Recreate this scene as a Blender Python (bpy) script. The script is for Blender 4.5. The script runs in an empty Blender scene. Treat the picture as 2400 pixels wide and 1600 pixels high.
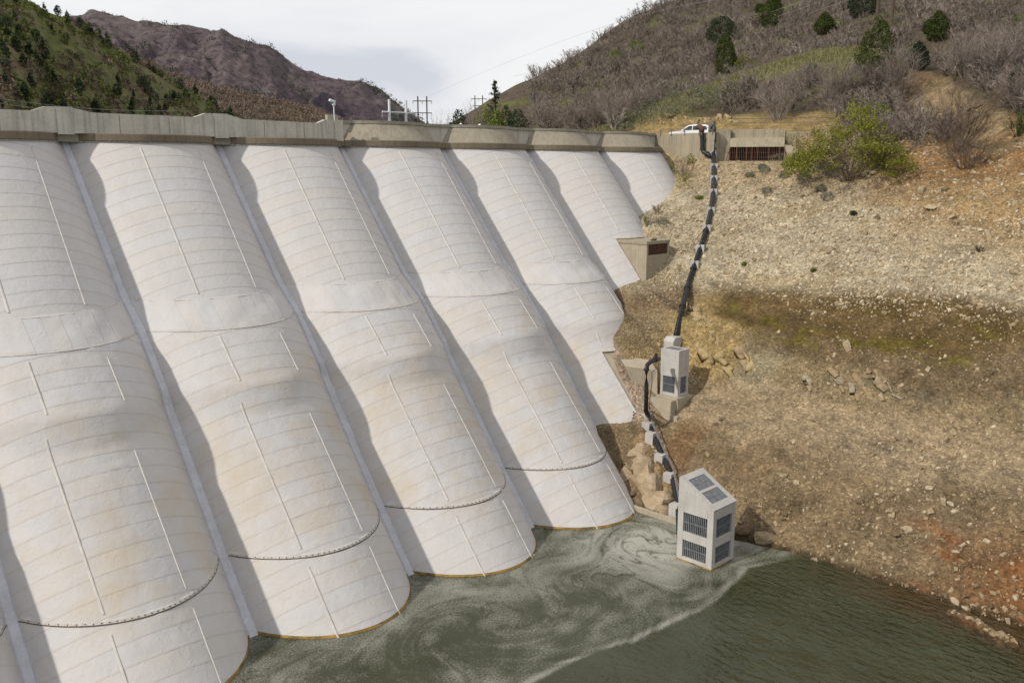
import bpy, math, random
import numpy as np
from mathutils import Vector, Matrix

# ------------------------------------------------------------------ camera, sky, sun
scn = bpy.context.scene
COL = scn.collection
EYE = np.array([-10.7261, 0.0, 24.6868])
PITCH, HEAD, FPX = math.radians(10.8405), math.radians(45.6877), 2122.794
cd = bpy.data.cameras.new('camera'); cd.sensor_width = 36; cd.lens = FPX*36/2400; cd.clip_end = 9000; cd.clip_start = .5
cam = bpy.data.objects.new('camera', cd); COL.objects.link(cam)
cam.location = EYE; cam.rotation_euler = (math.pi/2-PITCH, 0, HEAD-math.pi/2)
scn.camera = cam

SUN_EL, SUN_AZ = math.radians(37.5), math.radians(171)        # azimuth counted from +X
SDIR = Vector((math.cos(SUN_EL)*math.cos(SUN_AZ), math.cos(SUN_EL)*math.sin(SUN_AZ), math.sin(SUN_EL)))
sl = bpy.data.lights.new('sun', 'SUN'); sl.energy = 3.3; sl.angle = math.radians(1.6); sl.color = (1, .945, .86)
so = bpy.data.objects.new('sun', sl); COL.objects.link(so)
so.rotation_euler = (-SDIR).to_track_quat('-Z', 'Y').to_euler()

w = bpy.data.worlds.new('World'); scn.world = w; w.use_nodes = True
nt = w.node_tree; nt.nodes.clear()
def wn(t, **k):
    n = nt.nodes.new(t)
    for a, v in k.items(): setattr(n, a, v)
    return n
wo = wn('ShaderNodeOutputWorld'); wb = wn('ShaderNodeBackground'); wb.inputs[1].default_value = .1
sky = wn('ShaderNodeTexSky'); sky.sky_type = 'NISHITA'; sky.sun_disc = False
sky.sun_elevation = SUN_EL; sky.sun_rotation = math.atan2(SDIR.x, SDIR.y)
tc = wn('ShaderNodeTexCoord'); sx = wn('ShaderNodeSeparateXYZ'); nt.links.new(tc.outputs['Generated'], sx.inputs[0])
zz = wn('ShaderNodeMath', operation='MAXIMUM'); nt.links.new(sx.outputs[2], zz.inputs[0]); zz.inputs[1].default_value = 0
za = wn('ShaderNodeMath', operation='ADD'); nt.links.new(zz.outputs[0], za.inputs[0]); za.inputs[1].default_value = .16
dx = wn('ShaderNodeMath', operation='DIVIDE'); nt.links.new(sx.outputs[0], dx.inputs[0]); nt.links.new(za.outputs[0], dx.inputs[1])
dy = wn('ShaderNodeMath', operation='DIVIDE'); nt.links.new(sx.outputs[1], dy.inputs[0]); nt.links.new(za.outputs[0], dy.inputs[1])
cx = wn('ShaderNodeCombineXYZ'); nt.links.new(dx.outputs[0], cx.inputs[0]); nt.links.new(dy.outputs[0], cx.inputs[1])
n1 = wn('ShaderNodeTexNoise'); n1.inputs['Scale'].default_value = .55; n1.inputs['Detail'].default_value = 6; n1.inputs['Roughness'].default_value = .52; n1.inputs['Distortion'].default_value = .6
mp = wn('ShaderNodeMapping'); mp.inputs['Rotation'].default_value = (0, 0, .85); mp.inputs['Scale'].default_value = (1.0, .5, 1); mp.inputs['Location'].default_value = (4.1, 1.9, 0)
nt.links.new(cx.outputs[0], mp.inputs[0]); nt.links.new(mp.outputs[0], n1.inputs['Vector'])
rp = wn('ShaderNodeValToRGB'); nt.links.new(n1.outputs[0], rp.inputs[0])
e = rp.color_ramp.elements
e[0].position = .40; e[0].color = (6.6, 6.85, 7.45, 1)
e[1].position = .56; e[1].color = (9.2, 9.2, 9.25, 1)
m_ = e.new(.47); m_.color = (8.3, 8.45, 8.75, 1)
mx = wn('ShaderNodeMix', data_type='RGBA'); mx.inputs[0].default_value = .96
nt.links.new(sky.outputs[0], mx.inputs[6]); nt.links.new(rp.outputs[0], mx.inputs[7])
nt.links.new(mx.outputs[2], wb.inputs[0]); nt.links.new(wb.outputs[0], wo.inputs[0])
scn.view_settings.view_transform = 'Standard'; scn.view_settings.look = 'None'
scn.view_settings.exposure = 0; scn.view_settings.gamma = 1; scn.view_settings.use_curve_mapping = False
scn.cycles.max_bounces = 6; scn.cycles.diffuse_bounces = 3; scn.cycles.glossy_bounces = 3
scn.cycles.transparent_max_bounces = 6

rng = np.random.default_rng(7); random.seed(7)

# ------------------------------------------------------------------ helpers
def tag(o, label=None, cat=None, group=None, kind=None):
    if label: o['label'] = label
    if cat: o['category'] = cat
    if group: o['group'] = group
    if kind: o['kind'] = kind
    return o
WL = {}
def put(o, parent=None, wl=(0, 0, 0)):
    COL.objects.link(o); WL[o.name] = Vector(wl)
    if parent is not None:
        o.parent = parent
        o.matrix_parent_inverse = Matrix.Translation(-WL[parent.name])
    return o
def thing(name, loc, label, cat, group=None):
    o = bpy.data.objects.new(name, None); o.empty_display_size = .3
    o.location = loc; put(o, None, loc)
    return tag(o, label, cat, group)
def newmesh(name, v, f, mat, smooth=False):
    me = bpy.data.meshes.new(name)
    v = np.asarray(v, float)
    if isinstance(f, np.ndarray):
        nf, k = f.shape
        me.vertices.add(len(v)); me.vertices.foreach_set('co', v.ravel())
        me.loops.add(nf*k); me.loops.foreach_set('vertex_index', f.ravel().astype(np.int32))
        me.polygons.add(nf); me.polygons.foreach_set('loop_start', np.arange(0, nf*k, k, dtype=np.int32))
        me.polygons.foreach_set('loop_total', np.full(nf, k, dtype=np.int32))
        me.update(calc_edges=True)
    else:
        me.from_pydata([tuple(p) for p in v], [], f)
    if smooth: me.polygons.foreach_set('use_smooth', np.ones(len(me.polygons), bool))
    if mat: me.materials.append(mat)
    me.update()
    return me
def obj(name, v, f, mat, parent=None, smooth=False):
    return put(bpy.data.objects.new(name, newmesh(name, v, f, mat, smooth)), parent)
def gridf(nr, nc):
    i = np.arange(nr*nc).reshape(nr, nc)
    return np.stack([i[:-1, :-1], i[:-1, 1:], i[1:, 1:], i[1:, :-1]], -1).reshape(-1, 4)
def fattr(me, name, val, dom='FACE'):
    a = me.attributes.new(name, 'FLOAT', dom); a.data.foreach_set('value', np.asarray(val, np.float32).ravel())
def cattr(me, name, rgb):
    a = me.attributes.new(name, 'FLOAT_COLOR', 'POINT')
    a.data.foreach_set('color', np.concatenate([rgb, np.ones((len(rgb), 1))], 1).astype(np.float32).ravel())
def soup(name, tri, mat, parent=None, tone=None, smooth=False):
    tri = np.asarray(tri, float); n = len(tri)
    me = newmesh(name, tri.reshape(-1, 3), np.arange(n*3).reshape(-1, 3), mat, smooth)
    fattr(me, 'tone', rng.random(n) if tone is None else tone)
    return put(bpy.data.objects.new(name, me), parent)
class MB:
    def __init__(s): s.v = []; s.f = []
    def add(s, v, f):
        b = len(s.v); s.v += [tuple(map(float, p)) for p in v]; s.f += [tuple(b+i for i in q) for q in f]; return s
    def hexa(s, p):          # 8 corners: bottom ccw 0-3, top ccw 4-7
        return s.add(p, [(3, 2, 1, 0), (4, 5, 6, 7), (0, 1, 5, 4), (1, 2, 6, 5), (2, 3, 7, 6), (3, 0, 4, 7)])
    def box(s, x0, x1, y0, y1, z0, z1):
        return s.hexa([(x0, y0, z0), (x1, y0, z0), (x1, y1, z0), (x0, y1, z0), (x0, y0, z1), (x1, y0, z1), (x1, y1, z1), (x0, y1, z1)])
    def obox(s, c, ax, ay, az, hx, hy, hz):
        c = np.array(c, float); ax, ay, az = [np.array(q, float)*h for q, h in ((ax, hx), (ay, hy), (az, hz))]
        return s.hexa([c-ax-ay-az, c+ax-ay-az, c+ax+ay-az, c-ax+ay-az, c-ax-ay+az, c+ax-ay+az, c+ax+ay+az, c-ax+ay+az])
    def tube(s, path, r, n=8, cap=True):
        P = np.array(path, float); m = len(P); r = np.broadcast_to(np.array(r, float), (m,))
        T = np.gradient(P, axis=0); T /= np.linalg.norm(T, axis=1)[:, None]
        up = np.array([0, 0, 1.]) if abs(T[0][2]) < .9 else np.array([1., 0, 0])
        vs = []
        for k in range(m):
            x = np.cross(up, T[k]); x /= np.linalg.norm(x); y = np.cross(T[k], x)
            for j in range(n):
                a = 2*math.pi*j/n; vs.append(P[k]+r[k]*(math.cos(a)*x+math.sin(a)*y))
        fs = [(k*n+j, k*n+(j+1) % n, (k+1)*n+(j+1) % n, (k+1)*n+j) for k in range(m-1) for j in range(n)]
        if cap: fs += [tuple(range(n-1, -1, -1)), tuple((m-1)*n+j for j in range(n))]
        return s.add(vs, fs)
    def poly_prism(s, pts, d):  # polygon (3d pts) extruded by vector d
        n = len(pts); d = np.array(d, float); p = [np.array(q, float) for q in pts]
        return s.add(p+[q+d for q in p], [tuple(range(n-1, -1, -1)), tuple(range(n, 2*n))]+[(i, (i+1) % n, n+(i+1) % n, n+i) for i in range(n)])
    def build(s, name, mat, parent=None, smooth=False, bevel=0):
        o = obj(name, s.v, s.f, mat, parent, smooth)
        if bevel:
            m = o.modifiers.new('bevel', 'BEVEL'); m.width = bevel; m.segments = 1; m.limit_method = 'ANGLE'
        return o
def _h(i, j, k, seed):
    n = (i*374761393+j*668265263+k*2147483647+seed*1274126177) & 0x7fffffff
    n = ((n ^ (n >> 13))*1274126177) & 0x7fffffff
    return ((n ^ (n >> 16)) & 0xffff)/32767.5-1
def vnoise(p, seed=0):
    p = np.asarray(p, float); i = np.floor(p).astype(np.int64); f = p-i; f = f*f*(3-2*f); r = 0
    for a in (0, 1):
        for b in (0, 1):
            for c in (0, 1):
                wgt = (f[..., 0] if a else 1-f[..., 0])*(f[..., 1] if b else 1-f[..., 1])*(f[..., 2] if c else 1-f[..., 2])
                r = r+wgt*_h(i[..., 0]+a, i[..., 1]+b, i[..., 2]+c, seed)
    return r
def fbm(p, o=4, seed=0, ridged=False):
    p = np.asarray(p, float); r = 0; a = 1; t = 0
    for k in range(o):
        n = vnoise(p*2**k+k*17.3, seed+k); r = r+a*((1-2*np.abs(n)) if ridged else n); t += a; a *= .5
    return r/t
def P3(x, y, z=0.0):
    x, y, z = np.broadcast_arrays(np.asarray(x, float), np.asarray(y, float), np.asarray(z, float)); return np.stack([x, y, z], -1)
def sstep(a, b, x): t = np.clip((x-a)/(b-a), 0, 1); return t*t*(3-2*t)

# ------------------------------------------------------------------ materials
def mat(name, build, rough=.85, spec=.3):
    m = bpy.data.materials.new(name); m.use_nodes = True; t = m.node_tree
    b = t.nodes['Principled BSDF']; b.inputs['Roughness'].default_value = rough; b.inputs['Specular IOR Level'].default_value = spec
    if build: build(NT(t, b))
    return m
class NT:
    def __init__(s, t, b): s.t = t; s.b = b
    def n(s, typ, **k):
        x = s.t.nodes.new(typ)
        for a, v in k.items(): setattr(x, a, v)
        return x
    def l(s, a, b): s.t.links.new(a, b)
    def pos(s, scale=(1, 1, 1), rot=(0, 0, 0), obj=False):
        m = s.n('ShaderNodeMapping'); m.inputs['Scale'].default_value = scale; m.inputs['Rotation'].default_value = rot
        if obj: s.l(s.n('ShaderNodeTexCoord').outputs['Object'], m.inputs[0])
        else: s.l(s.n('ShaderNodeNewGeometry').outputs['Position'], m.inputs[0])
        return m.outputs[0]
    def noise(s, vec, scale=1, detail=4, rough=.55, dist=0):
        x = s.n('ShaderNodeTexNoise'); x.inputs['Scale'].default_value = scale; x.inputs['Detail'].default_value = detail
        x.inputs['Roughness'].default_value = rough; x.inputs['Distortion'].default_value = dist
        s.l(vec, x.inputs['Vector']); return x.outputs[0]
    def voro(s, vec, scale=1, feature='F1', out='Distance', rnd=1):
        x = s.n('ShaderNodeTexVoronoi', feature=feature); x.inputs['Scale'].default_value = scale; x.inputs['Randomness'].default_value = rnd
        s.l(vec, x.inputs['Vector']); return x.outputs[out]
    def ramp(s, fac, stops):
        r = s.n('ShaderNodeValToRGB'); e = r.color_ramp.elements
        while len(e) < len(stops): e.new(.5)
        for q, (p, c) in zip(e, stops):
            q.position = p; q.color = (c[0], c[1], c[2], 1) if not np.isscalar(c) else (c, c, c, 1)
        s.l(fac, r.inputs[0]); return r.outputs[0]
    def mix(s, fac, a, b, mode='MIX'):
        x = s.n('ShaderNodeMix', data_type='RGBA', blend_type=mode)
        for sock, v in ((x.inputs[0], fac), (x.inputs[6], a), (x.inputs[7], b)):
            if hasattr(v, 'is_output'): s.l(v, sock)
            elif np.isscalar(v): sock.default_value = v if sock.type == 'VALUE' else (v, v, v, 1)
            else: sock.default_value = (v[0], v[1], v[2], 1)
        return x.outputs[2]
    def math(s, op, a, b=0.0, c=None, clamp=False):
        x = s.n('ShaderNodeMath', operation=op, use_clamp=clamp)
        for i, v in enumerate((a, b) if c is None else (a, b, c)):
            if hasattr(v, 'is_output'): s.l(v, x.inputs[i])
            else: x.inputs[i].default_value = v
        return x.outputs[0]
    def attr(s, name, out='Fac'):
        x = s.n('ShaderNodeAttribute', attribute_name=name); return x.outputs[out]
    def sep(s, vec):
        x = s.n('ShaderNodeSeparateXYZ'); s.l(vec, x.inputs[0]); return x.outputs
    def bump(s, h, strength=.5, dist=.05, prev=None):
        x = s.n('ShaderNodeBump'); x.inputs['Strength'].default_value = strength; x.inputs['Distance'].default_value = dist
        s.l(h, x.inputs['Height'])
        if prev is not None: s.l(prev, x.inputs['Normal'])
        s.l(x.outputs[0], s.b.inputs['Normal']); return x.outputs[0]
    def col(s, c):
        if hasattr(c, 'is_output'): s.l(c, s.b.inputs['Base Color'])
        else: s.b.inputs['Base Color'].default_value = (*c, 1)

def concrete(name, c, streak=.35, dark=.4, sc=1.0, lines=0, lo=.5, hi=.72):
    c = np.array(c)
    def f(k):
        big = k.noise(k.pos(), .7*sc, 5, .6)
        a = k.ramp(big, [(.3, c*.78), (.55, c), (.75, c*1.14)])
        st = k.noise(k.pos((2.2*sc, 2.2*sc, .12*sc)), 1.6, 6, .62)
        a = k.mix(k.math('MULTIPLY', k.ramp(st, [(lo, 0), (hi, 1)]), streak), a, c*dark, 'MIX')
        fine = k.noise(k.pos(), 9*sc, 4, .65)
        a = k.mix(.35, a, k.ramp(fine, [(.3, c*.65), (.7, c*1.25)]))
        if lines:
            z = k.sep(k.pos())[2]
            fr = k.math('FRACT', k.math('MULTIPLY', z, lines))
            a = k.mix(k.math('MULTIPLY', k.math('LESS_THAN', fr, .05), .25), a, c*.5)
        k.col(a); k.bump(fine, .25, .02)
    return mat(name, f, .9, .2)
def plain(name, c, rough=.6, var=.2, metal=0, spec=.35, sc=3):
    c = np.array(c)
    def f(k):
        k.col(k.ramp(k.noise(k.pos(obj=True), sc, 4), [(.3, c*(1-var)), (.7, c*(1+var))])); k.b.inputs['Metallic'].default_value = metal
    return mat(name, f, rough, spec)
def leafy(name, lo, hi, rough=.75, sc=.6):
    lo, hi = np.array(lo), np.array(hi)
    def f(k):
        t = k.attr('tone'); n = k.noise(k.pos(), sc, 3)
        k.col(k.mix(k.math('ADD', k.math('MULTIPLY', t, .6), k.math('MULTIPLY', n, .4)), lo, hi))
    return mat(name, f, rough, .15)

def _memb(k):
    uv = k.n('ShaderNodeUVMap').outputs[0]; u = k.sep(uv)
    base = np.array([.49, .477, .472])
    n1 = k.noise(k.pos(), .35, 5, .6); n2 = k.noise(k.pos((1, .45, .45)), 1.3, 5, .62); n3 = k.noise(k.pos(), 6, 4, .6)
    a = k.ramp(n2, [(.25, base*.93), (.5, base), (.75, base*1.06)])
    pv = k.attr('tone')
    a = k.mix(k.math('MULTIPLY', pv, .35), a, (.52, .465, .40))
    z = k.sep(k.pos())[2]
    low = k.ramp(k.math('DIVIDE', z, 30), [(.05, .15), (.16, 1), (.42, .7), (.5, .12)])
    st = k.math('MULTIPLY', k.ramp(n1, [(.44, 0), (.70, .8)]), low)
    a = k.mix(k.math('MULTIPLY', st, .8), a, (.47, .385, .265))
    ed = k.ramp(u[1], [(0, 1), (.045, .8), (.10, .0), (.93, 0), (1, .35)])
    a = k.mix(k.math('MULTIPLY', ed, k.math('MULTIPLY', k.ramp(n2, [(.3, .25), (.7, 1)]), k.math('MULTIPLY', n3, .75))), a, (.36, .30, .23))
    k.col(a)
    b1 = k.bump(k.noise(k.pos(), 1.7, 5, .6, .6), .34, .11)
    k.bump(k.ramp(k.voro(k.pos(), 2.1), [(0, 1), (.18, 0)]), .22, .05, b1)
M = {}
M['membrane'] = mat('membrane', _memb, .62, .28)
M['strip'] = concrete('valley_strip', (.49, .49, .515), .3, .6, 1.5)
M['batten'] = plain('batten_cover', (.50, .468, .43), .6, .14)
M['clamp'] = plain('clamp_steel', (.33, .29, .24), .7, .45, sc=9)
M['clamp_white'] = plain('clamp_white', (.45, .42, .38), .6, .3, sc=9)
M['bolt'] = plain('bolt_rust', (.10, .07, .05), .7, .3)
M['algae'] = plain('algae_line', (.22, .135, .03), .8, .65, sc=1.2)
M['conc_old'] = concrete('old_concrete', (.52, .495, .425), .7, .35, 1.0, 0, .49, .66)
M['conc_lip'] = concrete('stained_ledge_concrete', (.19, .155, .11), .6, .3)
M['conc_arch'] = concrete('arch_concrete', (.31, .275, .21), .6, .5, 1.0, 0, .46, .66)
M['conc_cope'] = concrete('coping_concrete', (.30, .275, .22), .5, .4)
M['conc_wall'] = concrete('wall_concrete', (.33, .285, .205), .75, .45, 1.3, 0, .47, .66)
M['conc_new'] = concrete('new_concrete', (.43, .41, .38), .65, .62, 1.4)
M['conc_base'] = concrete('footing_concrete', (.38, .325, .24), .4, .6, 1.4)
M['conc_stain'] = concrete('stained_concrete', (.36, .31, .23), .7, .4, 1.5, 1.4)
M['shotcrete'] = mat('shotcrete', lambda k: (k.col(k.ramp(k.noise(k.pos(), 3, 6, .7), [(.3, (.30, .24, .19)), (.6, (.47, .39, .33)), (.8, (.55, .47, .41))])), k.bump(k.noise(k.pos(), 5, 6, .75), 1, .2)), .95)
M['sandstone'] = mat('sandstone', lambda k: (k.col(k.mix(k.math('MULTIPLY', k.ramp(k.noise(k.pos((.5, .5, 5)), 2, 5, .6), [(.45, 0), (.6, 1)]), .5), k.ramp(k.noise(k.pos(), 1, 5, .6), [(.3, (.30, .225, .14)), (.7, (.42, .335, .23))]), (.22, .15, .085))), k.bump(k.noise(k.pos(), 4, 6, .7), .8, .12)), .95)
M['black'] = plain('black_pipe', (.018, .018, .02), .42, .3)
M['cable'] = plain('grey_conduit', (.16, .16, .17), .5, .2)
M['steel'] = plain('galvanised_bar', (.15, .16, .17), .55, .25, 0)
M['dark'] = plain('painted_interior_shade', (.012, .014, .017), .9, .2)  # near-black paint standing in for shade inside the intake
M['rust'] = plain('rusty_steel', (.10, .05, .03), .85, .35)
M['rail'] = plain('weathered_rail', (.12, .11, .10), .7, .25)
M['white_steel'] = plain('white_pole', (.62, .64, .66), .5, .06)
M['wood'] = plain('weathered_timber', (.085, .06, .045), .9, .3)
M['wire'] = plain('wire', (.30, .30, .31), .5, .1)
M['paint'] = plain('white_car_paint', (.72, .73, .75), .25, .03, spec=.5)
M['glass'] = plain('car_glass', (.02, .025, .03), .08, .1, spec=.6)
M['tyre'] = plain('tyre', (.02, .02, .02), .9, .2)
M['red'] = plain('tail_light', (.35, .02, .02), .3, .1)
M['skin'] = plain('skin', (.45, .28, .2), .6, .05)
M['orange'] = plain('orange_vest', (.55, .12, .03), .8, .1)
M['white'] = plain('hard_hat_white', (.75, .75, .73), .35, .03)
M['denim'] = plain('denim', (.05, .07, .12), .9, .2)
M['bark'] = plain('bark', (.10, .08, .06), .95, .3)
M['ochre_paint'] = plain('electrical_box', (.30, .28, .22), .6, .1)

# ------------------------------------------------------------------ terrain height
S = 10.67
PX = [0, 20, 36, 41.2, 42.2, 44, 47.5, 51.0, 52.2, 53.6, 55.5, 57.2, 62, 68, 74, 77, 80, 84, 90]
PZ = [-16, -9, -3, 0, 1.25, 2.9, 5.5, 6.7, 8.0, 10.9, 11.9, 12.9, 16.2, 20.6, 25, 27, 28, 28.8, 31.1]
CON = np.array([(39.4, 38.9, -.1), (40.6, 39.6, .8), (41, 36, .2), (39.3, 34.7, -.1), (42.7, 41.5, 2.9), (43, 43.0, 3.7), (44.6, 43.3, 4.2), (45.5, 43.2, 5.0),
    (46.6, 43.2, 6.2), (48, 41.2, 5.5), (49.6, 40.6, 5.7), (46.4, 45, 8.2), (46.4, 46.9, 10.0), (49, 46.6, 10.4), (49.8, 46.4, 10.7), (50.4, 48.6, 12.7), (52.5, 49.6, 13.2), (55.8, 50.5, 14.2),
    (56.3, 50.3, 14.5), (58, 50.2, 14.9), (59.8, 50.4, 16.0), (60, 53.6, 18.1), (61.3, 55.2, 19.4), (64, 56.4, 20.2), (66.2, 57, 21.0), (69.5, 57.6, 22.6), (71.5, 58, 23.8),
    (73.8, 59.5, 24.6), (74.2, 56.5, 24.8), (60, 48.3, 15.7), (66.3, 51, 20.3), (70, 53, 23.0), (73.6, 54.6, 25.4), (77, 51, 25.6), (80, 48.5, 25.9), (78, 47, 25.9),
    (52, 45, 9.9), (55, 47, 12.6), (47.5, 38.5, 4.9), (52.5, 42, 8.6), (44.5, 38, 2.6), (44, 40.5, 3.6)])
def hbase(X, Y):
    X = np.asarray(X, float); Y = np.asarray(Y, float)
    bank = np.interp(X, PX, PZ)+np.maximum(X-90, 0)*.38
    Ys_ = 1.6*np.sin(Y*.21+.6)*sstep(34, 20, Y)*sstep(40, 50, X)*sstep(84, 70, X)*.5
    bank = bank+Ys_
    # small spit and stream mouth at the far right
    hill = np.where(X > 84, 28.6+.38*(X-84), 28.6-.55*np.maximum(78-X, 0))
    t = sstep(58, 66, Y)
    z = bank*(1-t)+hill*t
    yr = 122+.2*(X-108)
    z = z-.55*np.maximum(Y-yr, 0)*sstep(0, 10, Y-yr)
    return z
d2 = ((CON[:, None, :2]-CON[None, :, :2])**2).sum(-1)
RW = np.linalg.solve(np.exp(-d2/(2*3.2**2))+.04*np.eye(len(CON)), CON[:, 2]-hbase(CON[:, 0], CON[:, 1]))
# knoll crest behind the intake, seen as the grassy ridge
KN = np.array([(84, 82, 0), (86.6, 80, .5), (92.4, 75.9, 1.6), (98.5, 70.6, 2.3), (101.3, 65.9, 2.7), (102.2, 60.3, 3.1), (101, 54, 3.4), (98.5, 48.5, 2.6)])
def gully(x, y):
    t = np.clip(((x-79)*18+(y-29)*16)/580., 0, 1); return np.hypot(x-(79+18*t), y-(29+16*t))
def height(X, Y, rough=True):
    X = np.asarray(X, float); Y = np.asarray(Y, float); sh = X.shape
    x, y = X.ravel(), Y.ravel(); z = hbase(x, y)
    near = (x > 28) & (x < 92) & (y > 24) & (y < 72)
    if near.any():
        q = np.exp(-((x[near, None]-CON[:, 0])**2+(y[near, None]-CON[:, 1])**2)/(2*3.2**2))@RW
        z[near] += q
    for (a0, b0, c0), (a1, b1, c1) in zip(KN[:-1], KN[1:]):
        L = np.hypot(a1-a0, b1-b0); t = np.clip(((x-a0)*(a1-a0)+(y-b0)*(b1-b0))/L**2, 0, 1)
        d = np.hypot(x-(a0+t*(a1-a0)), y-(b0+t*(b1-b0)))
        z = np.maximum(z, hbase(x, y)+(c0+t*(c1-c0))*np.exp(-(d/4.5)**2)) if (x > 84).any() else z
    if rough:
        far = sstep(84, 110, x)
        z = z+far*(2.2*fbm(P3(x/32, y/32), 3, 5)+.5*fbm(P3(x/7, y/7), 3, 6))
        nb = (x > 30) & (x < 110)
        xx, yy = x[nb], y[nb]; g = sstep(38, 43, xx)*(1-.6*sstep(80, 95, xx))
        cut = np.exp(-((z[nb]-9.5)/2.2)**2)*sstep(46, 40, yy)+.6*np.exp(-((z[nb]-2.5)/1.6)**2)
        g = g*(1-.85*sstep(-3.5, -.8, yy-(43+(xx-44)*.6)))
        face = np.exp(-((xx-53.2)/2.0)**2-((yy-40.6)/2.4)**2)+.8*np.exp(-((xx-53.2)/1.6)**2-((yy-31)/4.5)**2)
        n1 = fbm(P3(xx/4.2, yy/4.2), 4, 11); n2 = fbm(P3(xx/1.1, yy/1.1), 3, 13)
        rd = fbm(P3((xx*.75+yy*.66)/.9, (xx*-.66+yy*.75)/4.5), 3, 21, True)
        z[nb] += face*(.75*fbm(P3((xx*.5+yy*.86)/.75, (xx*.86-yy*.5)/3.2), 4, 23, True)+.25*n2)
        z[nb] += g*(.30*fbm(P3(yy/1.9+.5*n1, xx/11), 3, 27, True)*(sstep(6.5, 4.5, z[nb])+.5*sstep(14, 16, z[nb])))
        z[nb] += g*.055*np.sin(z[nb]*2*np.pi/.75+3*n1)+g*(.34*n1+.13*n2+cut*(.75*n1+.55*rd+.22*n2))
    gd = gully(x, y); z = z-1.7*np.exp(-(gd/2.6)**2)+.35*np.exp(-(gd/4.0)**2)*fbm(P3((x+y)/.8, (x-y)/5), 3, 95, True)
    tt = np.clip(((x-39.9)*-1.1+(y-15.9)*-2.6)/7.97, 0, 1); dd = np.hypot(x-(39.9-1.1*tt), y-(15.9-2.6*tt))
    z = np.maximum(z, .25-1.0*np.maximum(dd-.45, 0)+.22*fbm(P3(x*2.2, y*2.2), 2, 91))
    a = (x-76)*.5194-(y-55.5)*.8545; b = (x-76)*.8545+(y-55.5)*.5194      # flat apron in front of the upper intake
    m = (a > -1.2) & (a < 9.4) & (b < 1.5)
    z[m] = np.minimum(z[m], 25.38+.06*np.maximum(a[m]-6, 0)**2)
    return z.reshape(sh)
CR = np.array([math.sin(HEAD), -math.cos(HEAD), 0]); FW = np.array([math.cos(HEAD), math.sin(HEAD), 0])
def ray(px, py):
    a, b = (px-1200)/FPX, (800-py)/FPX
    return CR*a+FW*(math.cos(PITCH)+b*math.sin(PITCH))+np.array([0, 0, b*math.cos(PITCH)-math.sin(PITCH)])
def at(px, py, X=None, Y=None, Z=None, D=None):
    d = ray(px, py)
    if X is not None: s = (X-EYE[0])/d[0]
    elif Y is not None: s = (Y-EYE[1])/d[1]
    elif Z is not None: s = (Z-EYE[2])/d[2]
    else: s = D/math.hypot(d[0], d[1])
    return EYE+d*s
def ground(px, py):
    d = ray(px, py); s = np.arange(45, 330, .1); P = EYE+d*s[:, None]
    hh = height(P[:, 0], P[:, 1]); k = np.argmax(P[:, 2] < hh)
    if P[k, 2] >= hh[k]: return at(px, py, D=200)
    return P[k]
def gz(x, y): return float(height(np.array([x]), np.array([y]))[0])

# ------------------------------------------------------------------ terrain meshes
def _ground(k):
    c = k.attr('gcol', 'Color')
    f1 = k.noise(k.pos(), 1.1, 6, .7); f2 = k.noise(k.pos(), 7, 5, .7)
    st = k.voro(k.pos((1, 1, 1.6)), 4.6, 'F1', 'Color'); sv = k.sep(st)[0]
    f0 = k.noise(k.pos((1, 1, 1.8)), .38, 5, .62)
    c = k.mix(.8, c, k.ramp(f0, [(.3, .60), (.5, 1), (.68, 1.28)]), 'MULTIPLY')
    a = k.mix(.75, c, k.ramp(f1, [(.28, .58), (.5, 1), (.75, 1.3)]), 'MULTIPLY')
    a = k.mix(.7, a, k.ramp(f2, [(.3, .48), (.5, 1), (.70, 1.6)]), 'MULTIPLY')
    a = k.mix(.5, a, k.ramp(sv, [(.1, .5), (.5, .95), (.85, 1.25), (.97, 1.8)]), 'MULTIPLY')
    k.col(a)
    b = k.bump(k.voro(k.pos((1, 1, 1.5)), 4.6), .8, .12)
    k.bump(f2, .8, .12, b)
M['ground'] = mat('stony_ground', _ground, .95, .15)
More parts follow.
